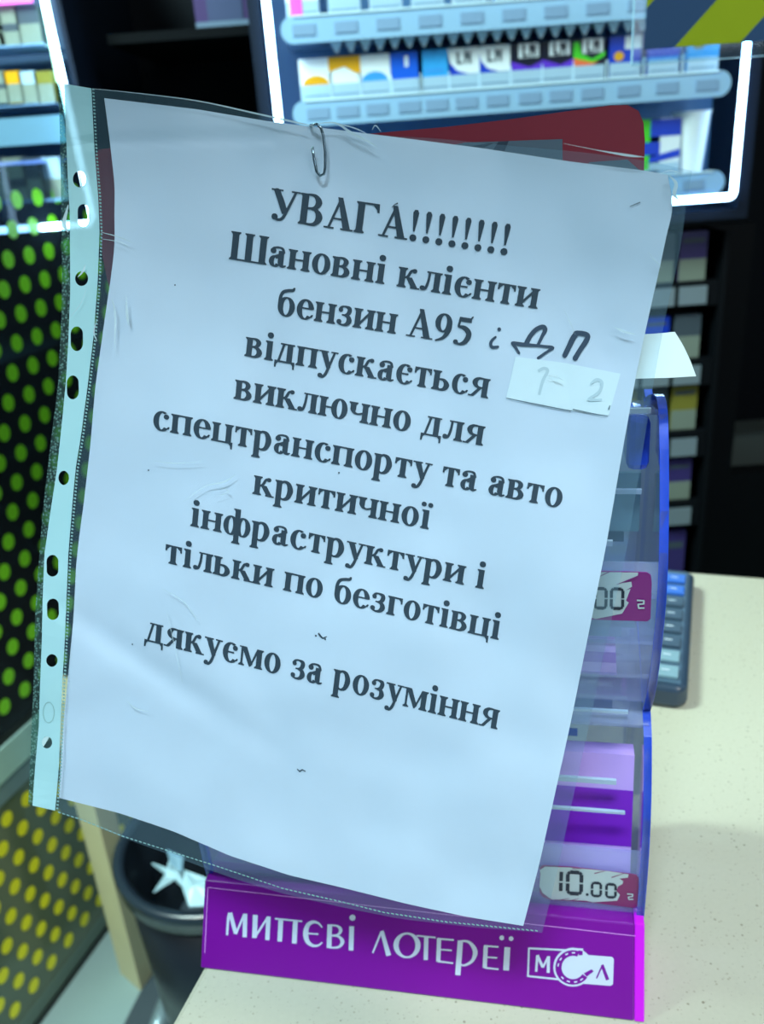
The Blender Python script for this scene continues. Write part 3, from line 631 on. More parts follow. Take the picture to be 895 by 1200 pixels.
# stitched-looking weld marks along strip and bottom
dash = mat('weld_dash', (140, 180, 178), .25, coat=.5)
polys = []
R_ = resample(strR, 210)
for i in range(210):
    x, y = R_[i]; polys.append([(x + 1.2, y), (x + 3.6, y + .6), (x + 3.4, y + 2.6), (x + 1.0, y + 2.0)])
dk = MB(); dk.flat = True
pink('side_weld_marks', polys, dash, .0026, sleeve)['kind'] = 'stuff'
polys = []
Bt = resample([(68, 951), (96, 960), (143, 979), (190, 994), (253, 1014), (330, 1040), (400, 1056), (448, 1068), (520, 1079), (600, 1087), (632, 1090)], 110)
for i in range(110):
    x, y = Bt[i]; polys.append([(x, y), (x + 3.2, y + 1.1), (x + 3.2, y + 2.4), (x, y + 1.3)])
pink('bottom_weld_marks', polys, dash, .0026, sleeve)['kind'] = 'stuff'
# glints on the film's wrinkles, painted as flat pale strips
glint_m = clear('pale_wrinkle_glint', (235, 245, 250), gloss=2.5, rough=.2, haze=.75, hazecol=(225, 245, 250), ior=1.5)
def glint(pts, off=.0024):
    s_ = smooth2(pts, 5); return s_
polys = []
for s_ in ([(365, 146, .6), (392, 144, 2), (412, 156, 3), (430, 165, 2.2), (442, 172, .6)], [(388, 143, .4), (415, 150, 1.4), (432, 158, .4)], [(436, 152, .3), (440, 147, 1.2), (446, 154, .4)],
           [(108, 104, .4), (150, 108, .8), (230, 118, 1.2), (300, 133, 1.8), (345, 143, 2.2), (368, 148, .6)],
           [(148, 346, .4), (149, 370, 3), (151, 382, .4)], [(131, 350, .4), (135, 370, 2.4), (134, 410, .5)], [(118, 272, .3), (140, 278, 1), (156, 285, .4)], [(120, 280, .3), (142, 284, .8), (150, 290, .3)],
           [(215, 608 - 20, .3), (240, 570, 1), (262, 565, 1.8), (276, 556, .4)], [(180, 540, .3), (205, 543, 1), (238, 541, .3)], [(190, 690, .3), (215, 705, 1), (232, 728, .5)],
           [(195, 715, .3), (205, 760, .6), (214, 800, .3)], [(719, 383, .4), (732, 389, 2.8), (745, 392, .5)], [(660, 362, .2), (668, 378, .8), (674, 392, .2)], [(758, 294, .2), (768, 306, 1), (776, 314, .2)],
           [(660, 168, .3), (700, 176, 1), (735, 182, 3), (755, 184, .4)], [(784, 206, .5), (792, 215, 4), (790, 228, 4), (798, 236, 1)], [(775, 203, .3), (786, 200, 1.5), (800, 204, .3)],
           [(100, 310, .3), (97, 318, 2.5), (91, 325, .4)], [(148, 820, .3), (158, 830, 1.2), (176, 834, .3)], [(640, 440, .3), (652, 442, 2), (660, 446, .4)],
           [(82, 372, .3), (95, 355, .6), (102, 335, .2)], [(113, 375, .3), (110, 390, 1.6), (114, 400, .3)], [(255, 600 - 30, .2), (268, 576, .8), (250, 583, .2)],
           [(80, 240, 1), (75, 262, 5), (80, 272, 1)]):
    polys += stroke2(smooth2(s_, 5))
pink('wrinkle_glints', polys, glint_m, .0026, sleeve)['kind'] = 'stuff'
# paper clip
wire = mat('clip_steel', (120, 140, 152), .22, metal=.9)
cp = [(366, 172, .0030), (368, 187, .0030), (371, 201, .0030), (375, 206, .0030), (379.5, 204, .0030), (381, 196, .0030), (381, 178, .0030), (379, 160, .0030), (376, 150, .0030), (371, 145.5, .0026), (364, 147, .0016)]
mb = MB().tube([PW(x, y, o_) for x, y, o_ in cp] + [onhead(361, 156, -.0045), onhead(364, 176, -.0045), onhead(368, 196, -.0045)], .00048, n=8)
tag(build('paper_clip', mb, wire, origin=PW(371, 146, 0), smooth=True), 'bent steel wire paper clip holding the sleeve to the red card', 'clip')
# white slip sticking out at the right
SL = [(702, 398), (735, 393), (768, 391), (790, 389)]; SB = [(702, 447), (740, 444), (780, 443), (815, 441)]
sf_ = coons(SL, SB, [(702, 398), (702, 447)], [(790, 389), (800, 405), (808, 422), (815, 441)])
mb = MB(); mb.grid(lambda u, v: ond(*sf_(u, v), .304 + .006 * u + .002 * u * v), 12, 8)
mb.flat = True
sl_ = build('paper_slip', mb, mat('slip_paper', (226, 248, 248), .6), origin=ond(760, 443, .308)); sol = sl_.modifiers.new('solid', 'SOLIDIFY'); sol.thickness = .0003
tag(sl_, 'small blank white paper slip sticking out right of the notice', 'paper slip')

# ================================================================== CALCULATOR
c1 = onz(812, 690); c2 = onz(804, 834)
CY = (c1 - c2).normalized(); CX = Vector((CY.y, -CY.x, 0)); CLn = (c1 - c2).length
calc = thing('desk_calculator', c2 - CX * .055 + CY * CLn / 2, 'dark blue-grey desk calculator lying on the counter behind the dispenser', 'calculator')
def KP(x, y, z): return c2 + CX * (x - .11) + CY * y + DZ * z
cm = mat('calculator_case', (44, 62, 82), .4, coat=.2)
build('case', MB().prism([KP(0, .006, .001), KP(.006, 0, .001), KP(.104, 0, .001), KP(.11, .006, .001), KP(.11, CLn - .006, .001), KP(.104, CLn, .001), KP(.006, CLn, .001), KP(0, CLn - .006, .001)], DZ * .016), cm, calc, bevel=.003)
build('face_plate', MB().prism([KP(.005, .006, .0168), KP(.105, .006, .0168), KP(.105, CLn - .005, .0168), KP(.005, CLn - .005, .0168)], DZ * .0008), mat('calculator_face', (74, 98, 118), .35), calc)
kb = mat('blue_key', (58, 112, 205), .4); kd = mat('grey_key', (66, 86, 104), .4); klt = mat('pale_key', (128, 160, 172), .4); kp = mat('key_print', (205, 220, 230), .5)
rows = 8; pitch = (CLn - .018) / rows
for r_ in range(rows):
    for c_ in range(5):
        x = .0095 + c_ * .0195; y = .010 + r_ * pitch
        mk = kb if r_ >= 6 else (klt if (r_ in (0, 1) and c_ == 4) or r_ == 0 else kd)
        k_ = build('key', MB().prism([KP(x, y, .0175), KP(x + .0155, y, .0175), KP(x + .0155, y + pitch * .68, .0175), KP(x, y + pitch * .68, .0175)], DZ * .003), mk, calc, bevel=.0008)
        if c_ >= 3:
            mb = MB(); mb.flat = True
            mb.poly([KP(x + .004, y + pitch * .3, .0208), KP(x + .0095, y + pitch * .3, .0208), KP(x + .0095, y + pitch * .38, .0208), KP(x + .004, y + pitch * .38, .0208)])
            build('key_mark', mb, kp, k_)

# ================================================================== CIGARETTE CABINET ON THE BACK WALL
CYF = 1.45
def AX(px, py, Y=CYF): p = ony(px, py, Y); return p.x, p.z
neon = mat('neon_white', (215, 245, 255), emit=(176, 220, 255), es=17.0)
neong = mat('neon_greenish', (215, 255, 235), emit=(190, 255, 225), es=3.5)
back = mat('cabinet_back_panel', (64, 108, 152), .5, var=.15, scale=5)
frame_m = mat('dark_cabinet_frame', (12, 22, 36), .5, spec=.2)
xL = AX(319, 70)[0]; xR = AX(868, 130)[0]; zB = AX(740, 239)[1]; ZT = 1.80
cab = thing('cigarette_cabinet', ((xL + xR) / 2, 1.55, zB), 'lit cigarette cabinet with white light-tube frame on the back wall, right of centre', 'cabinet', None)
build('back_panel', MB().box((xL - .01, 1.60, zB - .02), (xR + .02, 1.615, ZT)), back, cab)
build('side_wall', MB().box((xL - .03, 1.46, zB - .02), (xL - .012, 1.60, ZT)), frame_m, cab)
build('side_wall', MB().box((xR + .012, 1.46, zB - .02), (xR + .03, 1.60, ZT)), frame_m, cab)
build('bottom_board', MB().box((xL - .03, 1.46, zB - .035), (xR + .03, 1.60, zB - .02)), frame_m, cab)
build('top_board', MB().box((xL - .03, 1.46, ZT), (xR + .03, 1.60, ZT + .015)), frame_m, cab)
build('bracket_panel', MB().box((xL - .03, 1.615, zB - .035), (xR + .03, 1.95, ZT + .015)), frame_m, cab)
build('light_tube', MB().tube([(xL, CYF, ZT), (xL, CYF, zB + .006), (xL + .002, CYF, zB + .002), (xL + .006, CYF, zB), (xR - .006, CYF, zB), (xR - .002, CYF, zB + .002), (xR, CYF, zB + .006), (xR, CYF, ZT)], .0052, n=10), neon, cab, smooth=True)
railm = clear('translucent_price_rail', (150, 190, 220), gloss=1.2, rough=.2, haze=.75, hazecol=(170, 215, 250))
railt = mat('rail_top_edge', (205, 235, 250), .3)
tagm = mat('grey_price_tag', (128, 162, 198), .5)
shelf_m = mat('clear_shelf_board', (120, 160, 200), .3)
zA = AX(540, 22)[1]; zBs = AX(600, 116)[1]; zC = AX(845, 213)[1]
RH = .036
def shelf(zc, x0, x1, teeth=False, tags=()):
    s_ = build('shelf_board', MB().box((x0 + .005, 1.455, zc - .012), (x1 - .005, 1.60, zc - .006)), shelf_m, cab)
    r_ = build('price_rail', MB().rbox((x0, 1.440, zc - RH / 2), (x1, 1.452, zc + RH / 2), r=RH / 2 * .98, seg=6), railm, s_)
    r2 = MB().tube([(x0 + .02, 1.4395, zc + RH / 2 - .001), (x1 - .02, 1.4395, zc + RH / 2 - .001)], .0016, n=6)
    build('rail_bead', r2, railt, s_)
    for tx in tags:
        build('price_tag', MB().box((tx - .017, 1.4385, zc - .008), (tx + .017, 1.4398, zc + .007)), tagm, s_)
    if teeth:
        n = int((x1 - x0) / .022)
        for i in range(n):
            tx = x0 + .08 + i * .022
            if tx < x1 - .01:
                build('pusher_tooth', MB().prism([(tx - .009, 1.454, zc - .018), (tx + .009, 1.454, zc - .018), (tx + .002, 1.454, zc - .032), (tx - .002, 1.454, zc - .032)], (0, .004, 0)), railt, s_)
    return s_
starts = [353, 388, 423, 461, 493, 528, 564, 602, 638, 675, 717, 762, 808]; PWID = .0485
xs = []
for sx_ in starts:
    x_, z_ = AX(sx_ + 17, 100); xs.append(x_)
shelf(zBs, AX(343, 130)[0], AX(853, 104)[0], False, [x_ for i, x_ in enumerate(xs)])
shelf(zA, AX(329, 34)[0], AX(805, 2)[0], True, [xs[0] - .01 + i * .062 for i in range(11)])
shelf(zC, AX(345, 250)[0], AX(846, 213)[0], False, [xs[-1] - .01, xs[-1] - .075])
pcol = {'white': (225, 235, 240), 'gold': (222, 160, 20), 'paleblue': (60, 150, 225), 'blue': (20, 92, 215), 'sky': (50, 160, 230), 'black': (18, 22, 42), 'violet': (95, 50, 200), 'green': (70, 200, 40), 'orange': (235, 110, 60), 'navy': (20, 60, 190), 'grey': (165, 195, 215), 'olive': (128, 124, 50), 'dull': (70, 82, 92), 'purple': (60, 50, 110), 'sage': (128, 140, 128)}
def pm(c): return mat('pack_' + c, pcol[c], .35)
def pack(x, y, z, base, prints, label, group, h=.084, w_=PWID, warn='grey', wl=.034, d=.022, detail=True):
    """one pack standing, front toward -Y, origin at its bottom centre"""
    t = thing('cigarette_pack', (x, y, z), label, 'cigarette pack', group)
    build('carton', MB().rbox((-w_ / 2, -d / 2, 0), (w_ / 2, d / 2, h), r=.0015, seg=2), pm(base), t, local=True)
    if wl: 
        wb = build('warning_label', MB().box((-w_ / 2 + .0005, -d / 2 - .0012, .001), (w_ / 2 - .0005, -d / 2 - .0002, wl)), pm(warn), t, local=True)
        if detail:
            for k in range(2): build('warning_line', MB().box((-w_ / 2 + .004, -d / 2 - .0016, wl * (.35 + .3 * k)), (w_ / 2 - .004, -d / 2 - .0013, wl * (.35 + .3 * k) + .002)), mat('warning_line_ink', (120, 150, 175), .5), wb, local=True)
    for i, (nm, cc, pts) in enumerate(prints):
        yy = -d / 2 - .0004 - .0003 * i
        build(nm, MB().prism([(px_ * w_, yy, wl + pz_ * (h - wl)) for px_, pz_ in pts], (0, .0002, 0)), pm(cc), t, local=True)
    return t
def rect(a, b, c, d): return [(a, b), (c, b), (c, d), (a, d)]
def ell(cx, cz, rx, rz, n=12): return [(cx + rx * cos(2 * pi * k / n), cz + rz * sin(2 * pi * k / n)) for k in range(n)]
def mono(cc, cx=0.0, cz=.62, s=1.0):           # two thin letters side by side
    o = [('logo_letter', cc, rect(cx - .22 * s, cz - .22, cx - .14 * s, cz + .22)), ('logo_letter', cc, rect(cx - .22 * s, cz - .22, cx - .02 * s, cz - .14)),
         ('logo_letter', cc, rect(cx + .03 * s, cz - .22, cx + .09 * s, cz + .22)), ('logo_letter', cc, rect(cx + .17 * s, cz - .22, cx + .23 * s, cz + .22)), ('logo_letter', cc, [(cx + .05 * s, cz + .22), (cx + .12 * s, cz + .22), (cx + .16 * s, cz - .02), (cx + .1 * s, cz - .02)])]
    return o
arch = [(-.42, 0)] + [(.42 * cos(pi - pi * k / 10), .36 * sin(pi * k / 10)) for k in range(1, 10)] + [(.42, 0)]
shield = [(-.5, 1), (.5, 1), (.5, .02), (.15, .02), (-.2, .15), (-.42, .45)]
kinds = [
    ('white', [('printed_arch', 'gold', arch)], 'white pack with gold arch, leftmost on the middle shelf of the lit cabinet'),
    ('white', [('printed_band', 'gold', [(-.5, 1), (.5, 1), (.5, .35), (.32, .35), (0, .62), (-.5, .45)]), ], 'pack with gold top and white base on the middle cabinet shelf'),
    ('white', [('printed_arch', 'paleblue', arch)], 'white pack with light blue arch on the middle cabinet shelf'),
    ('blue', [('printed_mark', 'white', rect(-.06, .45, .06, .85))], 'royal blue pack left of the sky blue pack on the middle cabinet shelf'),
    ('sky', [('printed_mark', 'paleblue', rect(-.3, .15, .3, .3))], 'sky blue pack on the middle cabinet shelf'),
    ('navy', [('printed_shield', 'white', shield)] + mono('dull'), 'left one of two white shield-fronted packs with a two-letter logo'),
    ('navy', [('printed_shield', 'white', shield)] + mono('dull'), 'right one of two white shield-fronted packs with a two-letter logo'),
    ('black', [('printed_swoosh', 'violet', [(-.5, .35), (-.5, 0), (.5, 0), (.5, .3), (.1, .1)]), ('logo_box', 'white', rect(-.26, .45, .38, .98))] + mono('black', .06, .7, .9), 'left one of two black packs with a violet lower swoosh'),
    ('black', [('printed_swoosh', 'violet', [(-.5, .35), (-.5, 0), (.5, 0), (.5, .3), (.1, .1)]), ('logo_box', 'white', rect(-.26, .45, .38, .98))] + mono('black', .06, .7, .9), 'right one of two black packs with a violet lower swoosh'),
    ('black', [('printed_swoosh', 'green', [(-.5, .9), (-.32, .9), (-.25, .45), (.1, .22), (.5, .5), (.5, .32), (.1, .08), (-.5, .3)]), ('printed_swoosh', 'orange', [(-.5, .3), (.1, .1), (.3, .12), (.1, 0), (-.5, 0)]), ('logo_box', 'white', rect(-.22, .45, .42, .98))] + mono('black', .1, .7, .9), 'black pack with green and orange swoosh on the middle cabinet shelf'),
    ('navy', [('logo_box', 'white', rect(-.02, .5, .5, .98)), ('printed_emblem', 'gold', ell(-.2, .25, .16, .18))], 'blue pack with white logo box and gold emblem on the middle shelf'),
    ('navy', [('printed_band', 'paleblue', rect(-.5, 0, .5, .12))], 'plain blue pack seen below the hazard-striped label'),
    ('sky', [('printed_emblem', 'olive', ell(-.15, .5, .2, .2))], 'light blue pack with yellow emblem, rightmost on the middle cabinet shelf')]
PKH = AX(618, 49)[1] - (zBs - .0055); PWL = AX(618, 81)[1] - (zBs - .0055)
for i, (bc, pr, lb) in enumerate(kinds):
    pack(xs[i], 1.475, zBs - .006 + .0005, bc, pr, lb, 'packs on the middle shelf of the lit cabinet', h=PKH, wl=PWL)
    if i < 12:
        build('divider', MB().box(((xs[i] + xs[i + 1]) / 2 - .0008, 1.462, zBs - .006), ((xs[i] + xs[i + 1]) / 2 + .0008, 1.58, zBs + .045)), railt, cab)
tops = ['white', 'grey', 'white', 'grey', 'white', 'paleblue', 'white', 'white', 'grey', 'white', 'paleblue']
ordn = ['first', 'second', 'third', 'fourth', 'fifth', 'sixth', 'seventh', 'eighth', 'ninth', 'tenth', 'eleventh']
for i, c_ in enumerate(tops):
    pack(xs[0] - .01 + i * .062, 1.475, zA - .0055, c_, [], '%s pack from the left on the cabinet shelf at the top edge of the photo' % ordn[i], 'packs on the upper shelf of the lit cabinet', h=PKH, wl=PWL, warn='grey')
mgx, mgz = AX(346, 6)
tag(build('magenta_card', MB().box((mgx - .009, 1.462, zA + .018), (mgx + .009, 1.464, zA + .09)), mat('pink_card', (235, 90, 220), .4), origin=(mgx, 1.463, zA)), 'narrow pink card at the left end of the upper cabinet shelf', 'card')
# lower cabinet shelf: green pack, striped pack, white cup
gx = AX(759, 160)[0]
pack(gx, 1.475, zC - .0055, 'green', [('printed_band', 'navy', rect(-.5, .3, .5, .55))], 'bright green pack with dark band beside the red card top', 'packs on the lower shelf of the lit cabinet', h=.105, wl=.03)
gx = AX(783, 160)[0]
pack(gx, 1.475, zC - .0055, 'white', [('printed_band', 'navy', rect(-.5, .6, .5, .98)), ('printed_band', 'navy', [(-.5, 0), (.5, .12), (.5, .3), (-.5, .14)])], 'white pack with two blue bands on the lower cabinet shelf', 'packs on the lower shelf of the lit cabinet', h=.105, wl=.04)
cx_, cz_ = AX(817, 165)
ch_ = AX(817, 131)[1] - (zC - .006)
o = thing('white_cup', (cx_, 1.485, zC - .0055), 'tall white cup, wider at the top, right end of the lower cabinet shelf', 'cup')
build('cup_wall', MB().lathe([(0.0, .001), (.019, .001), (.021, .02), (.029, ch_ - .004), (.031, ch_), (.029, ch_), (.026, ch_ - .01), (.018, .006), (0, .006)], (0, 0, 0), 28), mat('white_cup_plastic', (232, 242, 245), .4), o, smooth=True, local=True)
build('cup_rim', MB().tube([(.030 * cos(2 * pi * k / 28), .030 * sin(2 * pi * k / 28), ch_) for k in range(29)], .0014, n=6, cap=False), mat('white_cup_plastic', (232, 242, 245), .4), o, smooth=True, local=True)

# ------------------------------------------------------------------ left lit cabinet
lx = AX(64, 50)[0]; lzb = AX(36, 267.5)[1]
lc = thing('wall_display_cabinet', (lx - .3, 1.55, lzb), 'lit display cabinet with white light-tube frame at the left edge', 'cabinet')
build('back_panel', MB().box((lx - .7, 1.60, lzb - .01), (lx - .006, 1.615, ZT)), mat('left_cabinet_back', (40, 72, 104), .5), lc)
build('bracket_panel', MB().box((lx - .7, 1.615, lzb - .02), (lx + .01, 1.95, ZT)), frame_m, lc)
t0 = AX(52, 0); t1 = AX(109, 255); t2 = (t0[0] - (t1[0] - t0[0]) / (t0[1] - t1[1]) * (ZT - t0[1]))
build('light_tube', MB().tube([(t2, CYF, ZT), (t1[0], CYF, lzb + .01), (t1[0] - .008, CYF, lzb), (lx - .7, CYF, lzb)], .0050, n=10), neon, lc, smooth=True)
build('side_wall', MB().prism([(t1[0] + .012, 1.46, lzb - .02), (t1[0] + .02, 1.46, lzb - .02), (t2 + .02, 1.46, ZT), (t2 + .012, 1.46, ZT)], (0, .155, 0)), frame_m, lc)
p1 = AX(48, 40)[0]; zs1 = AX(30, 104)[1]
build('inner_light_tube', MB().tube([(p1, 1.50, ZT), (p1, 1.50, zs1 + .01)], .006, n=8), neong, lc, smooth=True)
def leftbox(name, px0, py0, px1, py1, Y, d, m):
    xa, za = AX(px0, py0, Y); xb, zb = AX(px1, py1, Y)
    return build(name, MB().box((lx - .68, Y, min(za, zb)), (xb, Y + d, max(za, zb))), m, lc)
pinkm = mat('pink_backlit_header', (255, 110, 235), emit=(255, 90, 220), es=1.3)
leftbox('pink_header', 0, -40, 36, 2, 1.48, .01, pinkm)
leftbox('shelf_board', 0, 56, 50, 50, 1.47, .12, shelf_m)
leftbox('shelf_board', 0, 126, 64, 120, 1.47, .12, shelf_m)
leftbox('plain_panel', 0, 172, 72, 134, 1.475, .02, mat('grey_teal_panel', (92, 134, 158), .5))
leftbox('shelf_board', 0, 240, 72, 232, 1.47, .10, shelf_m)
def leftpacks(pxs, py, cols, row, wd=.05, hh=.085):
    for i, (p_, c_) in enumerate(zip(pxs, cols)):
        x_, z_ = AX(p_, py, 1.48)
        ln = ['leftmost', 'second', 'third', 'fourth']
        pack(x_, 1.50, z_, c_, [('printed_band', 'sage' if c_ != 'sage' else 'dull', rect(-.5, 0, .5, .3))], '%s pack %s of the left display cabinet' % (ln[i], row), 'packs in the left display cabinet', h=hh, wl=.02, w_=wd, warn='sage', detail=False)
def lz(py, px=36): return AX(px, py, 1.48)[1]
leftpacks((-8, 12, 36), 54, ('dull', 'sage', 'dull'), 'from left on the upper shelf', .034, .055)
leftpacks((0, 18, 36, 54), 121, ('sage', 'gold', 'grey', 'olive'), 'from left on the middle shelf', .027, .045)
leftpacks((-2, 22, 44, 64), 236, ('dull', 'sage', 'dull', 'grey'), 'from left on the lowest shelf', .033, .066)

# dim upper shelf things between the cabinets
za = AX(283, 30, 1.54)[1]; xa = xL - .08
pb = thing('purple_box', (xa, 1.54, za), 'dim purple and white box on the dark ledge near the top edge', 'box')
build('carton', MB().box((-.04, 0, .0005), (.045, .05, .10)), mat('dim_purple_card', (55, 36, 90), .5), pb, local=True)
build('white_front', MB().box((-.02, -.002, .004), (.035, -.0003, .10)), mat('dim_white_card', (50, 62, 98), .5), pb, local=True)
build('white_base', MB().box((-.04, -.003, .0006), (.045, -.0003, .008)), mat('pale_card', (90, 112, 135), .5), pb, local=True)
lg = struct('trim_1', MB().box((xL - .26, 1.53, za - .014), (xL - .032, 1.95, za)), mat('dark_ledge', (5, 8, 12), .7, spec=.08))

# ------------------------------------------------------------------ dark rack of packs, lower right
rk = mat('black_rack_metal', (7, 11, 16), .6, spec=.15)
levels = [(330, 304, 272, 356, 335, 814, 'purple'), (421, 395, 370, 449, 428, 811, 'dull'), (505, 482, 452, 533, 513, 803, 'olive'), (587, 566, 540, 613, 594, 802, 'purple'), (690, 675, 624, 705, 697, 795, 'purple')]
RY = 1.50
rx1 = AX(835, 400, RY)[0]
rack = thing('pack_rack', (rx1 - .15, RY + .06, 0), 'tall black shelf rack of cigarette packs in the dark behind the counter', 'rack')
build('rack_back', MB().box((rx1 - .40, RY + .10, 0), (rx1 + .10, RY + .12, zB - .06)), rk, rack)
build('rack_side', MB().box((rx1 + .003, RY - .005, 0), (rx1 + .012, RY + .10, zB - .06)), rk, rack)
lname = ['top', 'second', 'third', 'fourth', 'bottom']
tagp = mat('dim_shelf_tag', (120, 134, 142), .5)
colrs = [['dull', 'purple', 'navy'], ['navy', 'dull', 'dull'], ['dull', 'olive', 'navy'], ['sage', 'purple', 'dull'], ['navy', 'navy', 'dull']]
for i, (yb, ym, yt, tb, tt, cxp, c_) in enumerate(levels):
    zb_ = AX(cxp, yb, RY)[1]; zm_ = AX(cxp, ym, RY)[1]; zt_ = AX(cxp, yt, RY)[1]
    ztb = AX(cxp, tb, RY)[1]; ztt = AX(cxp, tt, RY)[1]
    x0_ = AX(814, 300, RY)[0] if i < 2 else AX(803, 480, RY)[0]
    sb_ = build('shelf_board', MB().box((rx1 - .40, RY - .002, ztb - .004), (rx1 + .002, RY + .10, zb_ - .0006)), rk, rack)
    for j in range(4):
        xx = x0_ - j * .056
        build('shelf_tag', MB().box((xx - .024, RY - .006, ztb), (xx + .024, RY - .0025, ztt)), tagp, sb_)
        cc = c_ if j == 0 else colrs[i][(j - 1) % 3]
        pos_ = ['rightmost', 'second from the right', 'third from the right', 'fourth from the right'][j]
        pack(xx, RY + .02, zb_, cc, [('printed_stripe', 'dull', rect(-.4, .6, .4, .75))], '%s pack on the %s shelf of the dark rack' % (pos_, lname[i]), 'packs in the dark rack', h=zt_ - zb_, w_=.047, warn='sage', wl=zm_ - zb_, detail=False)
# faint grey box at far right
gxa, gza = AX(858, 512, 1.7); gxb, gzb = AX(905, 543, 1.7)
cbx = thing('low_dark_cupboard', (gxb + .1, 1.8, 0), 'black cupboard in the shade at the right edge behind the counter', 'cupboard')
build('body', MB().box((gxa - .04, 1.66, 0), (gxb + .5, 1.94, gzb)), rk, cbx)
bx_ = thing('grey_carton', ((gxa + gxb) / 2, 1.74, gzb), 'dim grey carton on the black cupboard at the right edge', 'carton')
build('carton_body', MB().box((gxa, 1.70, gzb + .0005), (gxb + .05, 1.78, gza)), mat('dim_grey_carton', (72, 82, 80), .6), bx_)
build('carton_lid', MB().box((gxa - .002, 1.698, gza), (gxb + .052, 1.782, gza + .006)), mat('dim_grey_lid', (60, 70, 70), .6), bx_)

# ================================================================== HANGING SCREEN WITH HAZARD LABEL
HS = .70
sx0, sz0 = AX(741, 76, HS); hx0, hz0 = AX(755, 58, HS)
scr = thing('hanging_screen', (sx0 + .25, HS, sz0), 'clear acrylic screen hanging at the top right with a hazard-striped label', 'screen')
build('screen_sheet', MB().box((sx0, HS, sz0), (sx0 + .55, HS + .003, 1.95)), clear('screen_acrylic', (232, 244, 250), gloss=.8, rough=.05, haze=.03, ior=1.4), scr)
scedge = mat('screen_cut_edge', (150, 200, 225), .2)
build('lower_edge', MB().box((sx0, HS - .0002, sz0 - .0006), (sx0 + .55, HS + .0032, sz0)), scedge, scr)
build('side_edge', MB().box((sx0 - .0006, HS - .0002, sz0), (sx0, HS + .0032, 1.95)), scedge, scr)
for q in (.08, .47): build('hanging_wire', MB().tube([(sx0 + q, HS + .0015, 1.94), (sx0 + q, HS + .0015, 2.9)], .001, n=6), wire, scr)
hm = mat('hazard_stripes', (30, 52, 84), .6, spec=.15)
nt = hm.node_tree; bs = nt.nodes['Principled BSDF']
bwx, bwz = AX(789, 56, HS); bwx2, bwz2 = AX(866, 51, HS); bwx3, bwz3 = AX(839, 0, HS)
kz = -(bwx3 - bwx) / (bwz3 - bwz)
g_ = nt.nodes.new('ShaderNodeNewGeometry'); sep = nt.nodes.new('ShaderNodeSeparateXYZ'); nt.links.new(g_.outputs['Position'], sep.inputs[0])
def mth(op, a, b):
    n_ = nt.nodes.new('ShaderNodeMath'); n_.operation = op
    for k_, v_ in enumerate((a, b)):
        if isinstance(v_, (int, float)): n_.inputs[k_].default_value = v_
        else: nt.links.new(v_, n_.inputs[k_])
    return n_.outputs[0]
ph = mth('DIVIDE', mth('SUBTRACT', mth('ADD', sep.outputs[0], mth('MULTIPLY', sep.outputs[2], kz)), bwx + bwz * kz), 2 * (bwx2 - bwx))
fr_ = mth('LESS_THAN', mth('FRACT', ph, 0), .5)
mx = nt.nodes.new('ShaderNodeMix'); mx.data_type = 'RGBA'; nt.links.new(fr_, mx.inputs[0]); mx.inputs[6].default_value = (*lin((46, 78, 118)), 1); mx.inputs[7].default_value = (*lin((150, 172, 28)), 1)
nt.links.new(mx.outputs[2], bs.inputs['Base Color'])
build('hazard_label', MB().box((hx0, HS - .0012, hz0), (hx0 + .42, HS - .0002, hz0 + .20)), hm, scr)

# ================================================================== LEFT DOTTED SHOWCASE
hz = ray(820, 138); az = atan2(hz.x, hz.y)
SU = Vector((sin(az), cos(az), 0)); SNN = Vector((cos(az), -sin(az), 0)); S0 = onz(45, 1200, 0)
def sc_(px, py):
    p = onplane(px, py, S0, SNN); return (p - S0).dot(SU), p.z
def SP(s, z, o=0.0): return S0 + SU * s + Vector((0, 0, z)) + SNN * o
glz = sc_(30, 190)[1]; rz1 = sc_(20, 857)[1]; rz0 = sc_(20, 925)[1]
sh = thing('dotted_showcase', SP(.3, 0), 'glass and aluminium showcase with dots coloured green and yellow as the light falls at the left edge', 'showcase')
def slab(s0, s1, z0, z1, o0, o1): return MB().prism([SP(s0, z0, o0), SP(s1, z0, o0), SP(s1, z1, o0), SP(s0, z1, o0)], SNN * (o1 - o0))
SE = .78
build('upper_glass', slab(-.5, SE, rz1 + .01, glz, -.006, -.001), clear('dark_tinted_glass', (150, 165, 175), gloss=.5, rough=.04, haze=.02, ior=1.4), sh)
build('glass_top_rail', slab(-.5, SE, glz - .003, glz + .002, -.008, .001), mat('blue_white_rail', (130, 160, 225), .25), sh)
build('aluminium_rail', slab(-.5, SE, rz0 + (rz1 - rz0) * .40, rz1, -.02, .006), mat('pale_aluminium', (165, 205, 200), .35, metal=.3), sh, bevel=.001)
build('aluminium_rail_lower', slab(-.5, SE, rz0, rz0 + (rz1 - rz0) * .40, -.02, .003), mat('grey_aluminium', (110, 138, 146), .4, metal=.3), sh, bevel=.001)
build('rail_gasket', slab(-.5, SE, rz1, rz1 + .012, -.018, .002), mat('black_gasket', (14, 22, 22), .5), sh)
build('lower_panel', slab(-.5, SE, .045, rz0, -.012, -.001), mat('grey_green_film', (84, 98, 78), .22, var=.3, scale=4, coat=.4), sh)
build('foot_rail', slab(-.5, SE, .0, .012, -.02, .004), mat('black_foot', (12, 18, 18), .4), sh)
build('foot_profile', slab(-.5, SE, .012, .045, -.016, .001), mat('grey_profile', (98, 116, 106), .3, metal=.4), sh)
build('end_post', slab(SE, SE + .03, 0, glz, -.03, .004), rk, sh)
inn = mat('dark_showcase_inside', (11, 17, 20), .6)
build('inner_back', slab(-.5, SE, 0.05, glz - .12, -.36, -.35), inn, sh)
build('inner_bottom', slab(-.5, SE, rz0 + .01, rz0 + .02, -.35, -.02), inn, sh)
